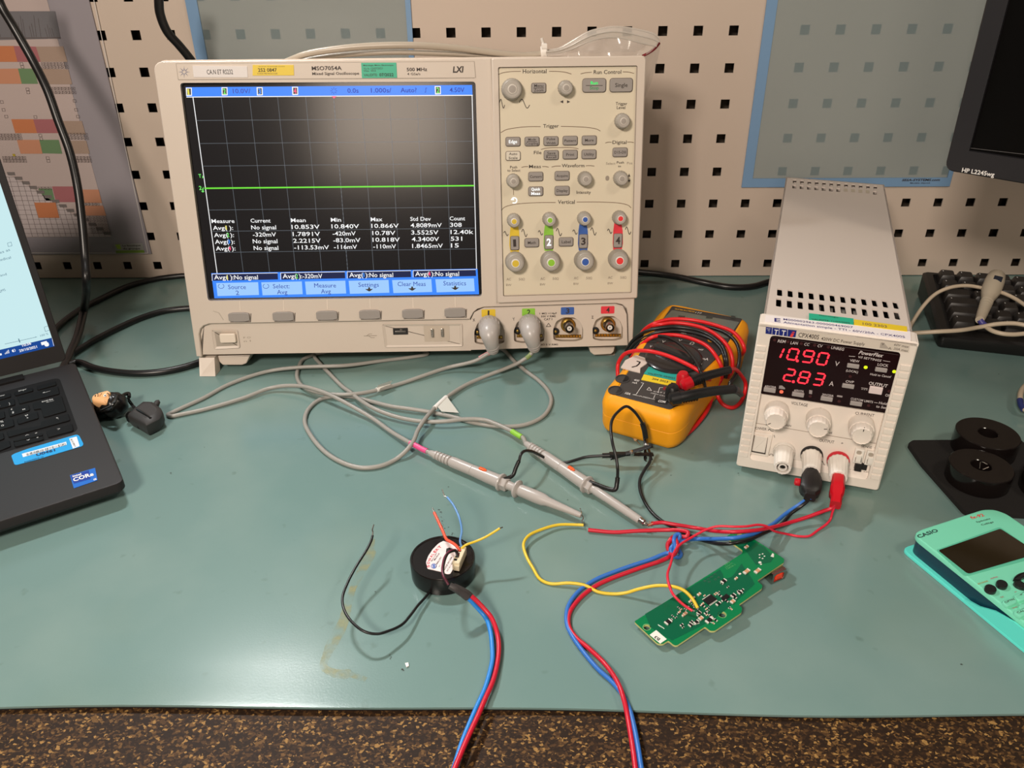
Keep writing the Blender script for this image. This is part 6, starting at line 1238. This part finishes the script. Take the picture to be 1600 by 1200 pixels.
q=MB(); pqd([(508,1090),(636,1085),(645,1128),(518,1130)],cc('label_grey',(150,150,146)),w); pqd([(516,1118),(642,1116),(645,1128),(518,1130)],cc('label_green',(118,146,60)),w+.0001); pqd([(514,1092),(534,1090),(542,1112),(524,1112)],cc('label_lime',(150,180,60)),w+.0001)
q.text(WF,'La boutique',Zp(548,1100),Zp(628,1098),2.6,INK,w+.0001,.02); q.text(WF,'du groupe',Zp(550,1113),Zp(626,1112),2.6,INK,w+.0001,.02); o=q.build('maker_label',pst)
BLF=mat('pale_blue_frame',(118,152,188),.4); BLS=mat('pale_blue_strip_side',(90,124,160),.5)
def glass():
    m=mat('clear_greenish_sheet',(150,166,168),rough=.2,spec=.5); m.node_tree.nodes['Principled BSDF'].inputs['Alpha'].default_value=.58; return m
GLS=glass()
def holder(xl,xr_,zb_,zt_,bw,label,px):
    h=thing('document_holder',((xl+xr_)/2,-.003,zb_),label,'document holder')
    q=MB(); q.plate(WF,[(xl,zb_),(xr_,zb_),(xr_,zt_),(xl,zt_)],[[(xl+bw,zb_+bw*.9),(xr_-bw*.45,zb_+bw*.9),(xr_-bw*.45,zt_-bw),(xl+bw,zt_-bw)]],.0006,.0022,BLF,mh=BLS,back=True); 
    if px: q.text(WF,'SESA-SYSTEMS.com',(1409,283),(1468,282.6),3.4,INK,.0024,.03,.2); q.text(WF,'Modèle déposé',(1422,287),(1453,286.7),2,INK,.0024,.01)
    q.build('frame',h)
    q=MB(); holes=[]
    c0=math.ceil((xl+bw+.002-X0)/PT); c1=math.floor((xr_-bw*.45-.002-X0)/PT)
    sh=[(xl+bw,zb_+bw*.9),(xr_-bw*.45,zb_+bw*.9),(xr_-bw*.45,zt_-bw),(xl+bw,zt_-bw)]
    q.poly(WF,sh,.0014,GLS); q.build('clear_sheet',h); return h
a=WF.ab(1158.5,294,.002); bq=WF.ab(1484,290,.002); holder(a[0],bq[0],(a[1]+bq[1])/2,.62,.0115,'pale blue framed clear document holder on the pegboard behind the power supply',True)
a=WF.ab(308,91,.002); bq=WF.ab(645,60,.002); holder(a[0]-.0012,bq[0],.222,.62,.0125,'pale blue framed clear document holder on the pegboard behind the oscilloscope',False)
# ================================================================ BLACK CABLES AT THE LEFT
CBK=mat('black_cable_sheath',(18,17,18),.35)
wire('black_cable',[ony(-12,-40,-.10),ony(0,5,-.10),ony(21,42,-.105),ony(49,91,-.11),ony(73.5,140,-.12),ony(91,189,-.13),ony(109,238,-.14),ony(121,291,-.155),ony(128.5,350,-.17),ony(133,403,-.185),ony(135,438,-.20),onz(131,484,.018),onz(122,523,.007),onz(112,547,.006),onz(104,566,.0052),onz(90,590,.0052)],.0042,CBK,'thick black cable hanging down past the wall poster to behind the laptop','cable',res=8)
wire('black_cable',[ony(247,-30,-.09),ony(248,0,-.09),ony(250,21,-.088),ony(261,49,-.084),ony(280,71,-.078),ony(297,92,-.072),ony(315,120,-.068),ony(330,200,-.05),ony(335,300,-.045),ony(338,400,-.04)],.0044,CBK,'black cable coming down behind the top left corner of the oscilloscope','cable',res=8)
wire('black_cable',[onz(84,518,.0036),onz(92.5,508,.0036),onz(125,484,.0036),onz(157.5,467,.0036),onz(201,447,.0036),onz(244,436,.0036),onz(283,431,.0036),onz(330,428.5,.0036),onz(380,429,.0036)],.0033,CBK,'black cable on the bench closest to the pegboard, arching behind the laptop lid','cable')
wire('black_cable',[onz(100,562,.0036),onz(110,555,.0036),onz(147,532,.0036),onz(190,510,.0036),onz(222.5,496,.0036),onz(255,486.5,.0036),onz(290,482,.0036),onz(330,481,.0036),onz(380,482,.0036)],.0033,CBK,'middle black cable curving from the laptop corner to behind the oscilloscope','cable')
wire('black_cable',[onz(108,570,.0036),onz(120,566,.0036),onz(147,575,.0036),onz(179,581,.0036),onz(212,583.5,.0036),onz(244,582,.0036),onz(277,576.5,.0036),onz(309,567,.0036),onz(335,555,.0036),onz(370,535,.0036)],.0034,CBK,'front black cable curving from the laptop corner to under the oscilloscope leg','cable')
wire('black_cable',[ony(950,420,-.035),ony(1000,425.5,-.032),ony(1030,428.5,-.030),ony(1065,434,-.026),onz(1100,441.5,.0046),onz(1135,448,.0042),onz(1161,449,.0042),onz(1179,447,.0042),onz(1198,441.5,.0042),onz(1225,435,.0042)],.0038,CBK,'black cable along the foot of the pegboard between oscilloscope and power supply','cable')
# ================================================================ PLASTIC BAG ON TOP OF THE OSCILLOSCOPE
BAG=clear('clear_bag_film',(214,206,198),.30,.12,.8); BAGZ=clear('bag_zip_band',(206,198,188),.62,.15,.8); GREYC=mat('rolled_grey_plastic',(170,158,142),.3)
bag=thing('plastic_bag',(.05,-.19,.286),'clear zip bag with red line and white cable tie on top of the oscilloscope','bag')
YB=-.158
def Y(px,py,y=YB): return ony(px,py,y)
upper=[(853,79),(872,76),(888,68),(906,57),(922,49),(940,44.5),(958,42),(980,43.5),(1004,48),(1022,53.5),(1030,60)]
lowr=[(853,84),(874,82),(892,77),(910,69),(926,63),(940,59.5),(955,58),(975,60),(1000,66.5),(1016,70),(1026,72)]
q=MB(); U=crom([Y(*p) for p in upper],4); Lw=crom([Y(*p,YB-.010) for p in lowr],4)
M2=[u.lerp(l,.5)+Vector((0,-.006,.001)) for u,l in zip(U,Lw)]
q.loops([Lw,M2,U],BAGZ,True,False,False,closed=False); q.tube([u for u in U],.0009,BAGZ,8,spline=False); q.tube([u for u in M2],.0007,BAGZ,8,spline=False); q.tube([u for u in Lw],.0008,BAGZ,8,spline=False); q.build('zip_band',bag)
bot=[(853,88),(874,90),(892,91),(910,92),(926,92),(940,92),(955,91),(975,91),(990,90),(1000,89.5),(1006,88)]
Bt=crom([Y(*p,YB-.012) for p in bot],4); q=MB(); mid=[a.lerp(c,.5)+Vector((0,-.004*math.sin(i*.5),0)) for i,(a,c) in enumerate(zip(Lw,Bt))]; q.loops([Bt,mid,Lw],BAG,True,False,False,closed=False)
U2=[u+Vector((0,.020,-.002)) for u in U]; B2_=[b_+Vector((0,.035,0)) for b_ in Bt]; q.loops([B2_,U2,U],BAG,True,False,False,closed=False)
s1=[Y(1030,60),Y(1032,68,-.155),Y(1027,95,-.145),Y(1020,120,-.135),Y(1013,140,-.125),Y(1007,152,-.115)]; s2=[Y(1006,88,YB-.012),Y(1007,92,-.16),Y(1008,105,-.155),Y(1008,122,-.145),Y(1006,140,-.13),Y(1004,153,-.115)]
q.loops([crom(s2,4),[a.lerp(c,.5)+Vector((.0,-.004,0)) for a,c in zip(crom(s2,4),crom(s1,4))],crom(s1,4)],BAG,True,False,False,closed=False); q.build('film',bag)
q=MB(); q.tube([Y(1004,87.5,YB-.013),Y(1014,82.5,YB-.010),Y(1023,76,YB-.006),Y(1030,67.5,YB-.001)],.0012,mat('dark_red_line',(122,10,24),.4),8); q.build('red_line',bag)
q=MB(); q.tube([Y(430,104,-.17),Y(457,92,-.172),Y(480,84,-.172),Y(527,76.5,-.172),Y(580,72,-.170),Y(650,71,-.168),Y(720,76,-.164),Y(780,83.5,-.161),Y(830,87,-.158),Y(853,84,-.157)],lambda t:.0024+.0006*math.sin(t*3),GREYC,12,8); q.tube([Y(430,106,-.163),Y(500,90,-.163),Y(600,82,-.163),Y(700,84,-.160),Y(790,88,-.158),Y(850,83,-.156)],.0024,GREYC,12,8); q.build('rolled_end',bag)
q=MB(); c=Y(851,82,-.159); WT=mat('white_nylon',(226,220,212),.4); q.lathe(c-Vector((.0035,0,0)),(1,0,.1),[(.0048,0),(.0056,.001),(.0056,.005),(.0048,.006)],WT,20); q.box(Fr(c+Vector((-.002,-.002,.004)),(1,0,0),(0,1,0)),-.001,.004,-.003,.003,0,.004,WT,.0008); q.tube([c+Vector((-.001,0,.006)),c+Vector((-.003,0,.012))],.0012,WT,8,spline=False); q.build('cable_tie',bag)
# ================================================================ MONITOR
MP=ony(1475,266,-.25); MU_=Vector((.7346,-.6785,0)); MN=Fr(MP,MU_,Vector((-.0285,-.0308,.9991)))
mon=thing('monitor',tuple(MN.pt(.255,.1,-.04)),'black wide computer monitor at the top right corner of the picture','monitor',rot=(0,0,math.atan2(MU_.y,MU_.x)))
MB_K=mat('black_monitor_plastic',(32,31,35),.42); MSC=mat('black_monitor_screen',(6,5,5),.35,spec=.15)
# origin refers to the rounded lower left corner
W_,H_=.51,.34
sx,sy=MN.ab(1514,236); sx2,_=MN.ab(1572,0); bx=min(.03,max(.012,sx)); by=min(.03,max(.012,sy))
q=MB(); q.plate(MN,rrect(W_/2,H_/2,W_,H_,.007,4),[[(bx,by),(W_-bx,by),(W_-bx,H_-bx),(bx,H_-bx)]],-.03,0,MB_K,floor=-.0035,mf=MSC,ch=.001)
q.text(MN,'HP L2245wg',(1502.5,268.6),(1553,276.2),6.6,WHITE,.0003,.02); q.prism(MN,rrect(W_/2,H_/2,W_-.06,H_-.06,.01),-.055,-.03,MB_K)
q.build('panel',mon)
q=MB(); q.line(MN,[(1513,231),(1600,241)],.9,mat('screen_edge_glint',(90,88,88),.3),-.003); q.build('painted_edge_glint',mon)  # flat pale line paints the glint along the lower screen edge
c=MN.pt(.27,.12,-.08); q=MB(); SF=Fr((c.x,c.y,.0),MU_,Vector((.6785,.7346,0))); q.box(SF,-.035,.035,-.02,.015,.012,.30,MB_K,.003); q.build('stand_column',mon)
q=MB(); q.box(SF,-.035,.035,.0,-.06,.20,.28,MB_K,.003); q.build('stand_arm',mon)
q=MB(); q.prism(SF,rrect(0,.0,.20,.14,.02,5),.0004,.012,MB_K,.003); q.build('stand_base',mon)
# ================================================================ KEYBOARD
ky=math.radians(-15.1); kp=onz(1462,544,0); KU=Vector((math.cos(ky),math.sin(ky),0)); KV=Vector((-math.sin(ky),math.cos(ky),0)); KD=.142
tz=math.atan2(.016,KD); kv=(KV*math.cos(tz)+Z*math.sin(tz)).normalized(); KB=Fr(Vector((kp.x,kp.y,.013)),KU,kv)
kb=thing('keyboard',tuple(kp+KU*.22+KV*.07),'black computer keyboard beside the power supply at the right edge','keyboard',rot=(0,0,ky))
KBM=mat('black_keyboard_plastic',(20,18,18),.4); KEYM=mat('black_keyboard_key',(38,35,34),.42)
q=MB(); oo=rrect(.225,KD/2,.45,KD,.006,4); oo=ccw(oo)
q.loops([[Vector((KB.pt(a,b_,0).x,KB.pt(a,b_,0).y,.0008)) for a,b_ in inset(oo,.002)],[Vector((KB.pt(a,b_,0).x,KB.pt(a,b_,0).y,.004)) for a,b_ in oo],[KB.pt(a,b_,0) for a,b_ in oo],[KB.pt(a,b_,.002) for a,b_ in inset(oo,.003)]],KBM,False,True,False)
q.plate(KB,inset(oo,.003),[rrect(.225,KD/2+.004,.43,KD-.022,.003)],.0019,.0020,KBM,floor=-.003,mf=BLACK,back=False); q.build('case',kb)
u0=.014
for r in range(6):
    yy=.018+r*.0195+(.004 if r==5 else 0); x=u0; first=(1.25,2.25,1.75,1.5,1,1)[r]
    widths=[first]+[1]*4 if r else [1.25,1.25,1.25,6]
    for wd in widths:
        ww=wd*.019; q=MB(); L=[[KB.pt(a,b_,h_) for a,b_ in rrect(x+ww/2,yy+.0085,ww-.0012-2*i_,.0175-2*i_*.8,.0015,2)] for h_,i_ in ((-.002,0),(.0035,.0006),(.0085,.0022),(.0090,.0028))]
        q.loops(L,KEYM,False,False,True); q.rect(KB,*proj(KB.pt(x+.005,yy+.012,.0091)),1.6,1.6,KS,.0092) if wd<2 else None
        q.build('key',kb); x+=ww
        if x>.13: break
# ================================================================ WHITE MEDICAL CABLE
IV=mat('ivory_cable',(196,180,158),.42); IVP=mat('ivory_plug',(196,184,164),.38)
zk2=lambda x,y:(1380+x/4.614,400+y/4.614)
def I(x,y,z): return onz(*zk2(x,y),z)
mc=thing('medical_cable',tuple(I(760,300,.04)),'ivory cable with tapered plug and blue band resting on the keyboard','cable')
q=MB(); tp,bt=I(820,140,.045),I(696,462,.036); d=(bt-tp).normalized(); L=(bt-tp).length
q.lathe(tp,d,[(.0001,-.001),(.0065,.0005),(.0088,.004),(.0098,L*.18),(.0096,L*.36),(.0072,L*.50),(.0060,L*.56),(.0056,L*.7),(.0052,L*.85),(.0044,L*.97),(.0040,L)],IVP,28)
for k in range(6): q.lathe(tp+d*L*(.62+.05*k),d,[(.0058-.0002*k,0),(.0061-.0002*k,.0008),(.0058-.0002*k,.0016)],IVP,24)
q.build('plug',mc)
q=MB(); up=(CAMLOC-tp).normalized(); s=d.cross(up).normalized(); up=s.cross(d); F=Fr(tp+d*L*.24+up*.0092+s*(-.002),s,None,up); q.box(F,-.0042,.0042,-.0052,.0052,-.0012,.0006,mat('dark_blue_window',(24,36,56),.15),.0006,r=.001); q.build('window',mc)
q=MB(); q.tube([bt-d*.0005,I(720,490,.033),I(748,512,.0318)],.0030,mat('violet_blue_band',(70,66,140),.4),12); q.build('colour_band',mc)
q=MB(); q.tube([I(735,506,.032),I(765,528,.0318),I(800,545,.0318),I(860,560,.032),I(930,566,.032),I(1015,560,.033),I(1150,540,.036)],.0022,IV,12); q.build('cable',mc)
wire('ivory_cable',[I(180,560,.004),I(200,500,.007),I(216,470,.012),I(290,360,.026),I(380,272,.036),I(480,228,.0415),I(600,214,.042),I(700,228,.0395),I(780,245,.040),I(860,266,.041),I(940,302,.041),I(1015,350,.041),I(1200,480,.041)],.0020,IV,'thin ivory cable arching over the back of the keyboard behind the plug','cable')
wire('ivory_cable',[I(150,560,.022),I(238,555,.0245),I(320,550,.027),I(400,545,.0295),I(560,535,.0318),I(700,512,.0318),I(820,491,.036),I(940,486,.038),I(1015,497,.038),I(1150,530,.038)],.0022,IV,'thick ivory cable crossing the front edge of the keyboard','cable')
wire('ivory_cable',[onz(1640,590,.006),onz(1612,597,.008),onz(1598,607,.010),onz(1594,620,.010),onz(1596,631,.009),onz(1602,640,.008),onz(1630,650,.004)],.0024,IV,'end of an ivory cable loop at the right edge in front of the keyboard','cable',extra=lambda q:q.tube([onz(1593.6,625,.0100),onz(1595.5,633,.0090),onz(1600,640,.0080)],.0027,mat('navy_band',(40,50,110),.4),10))
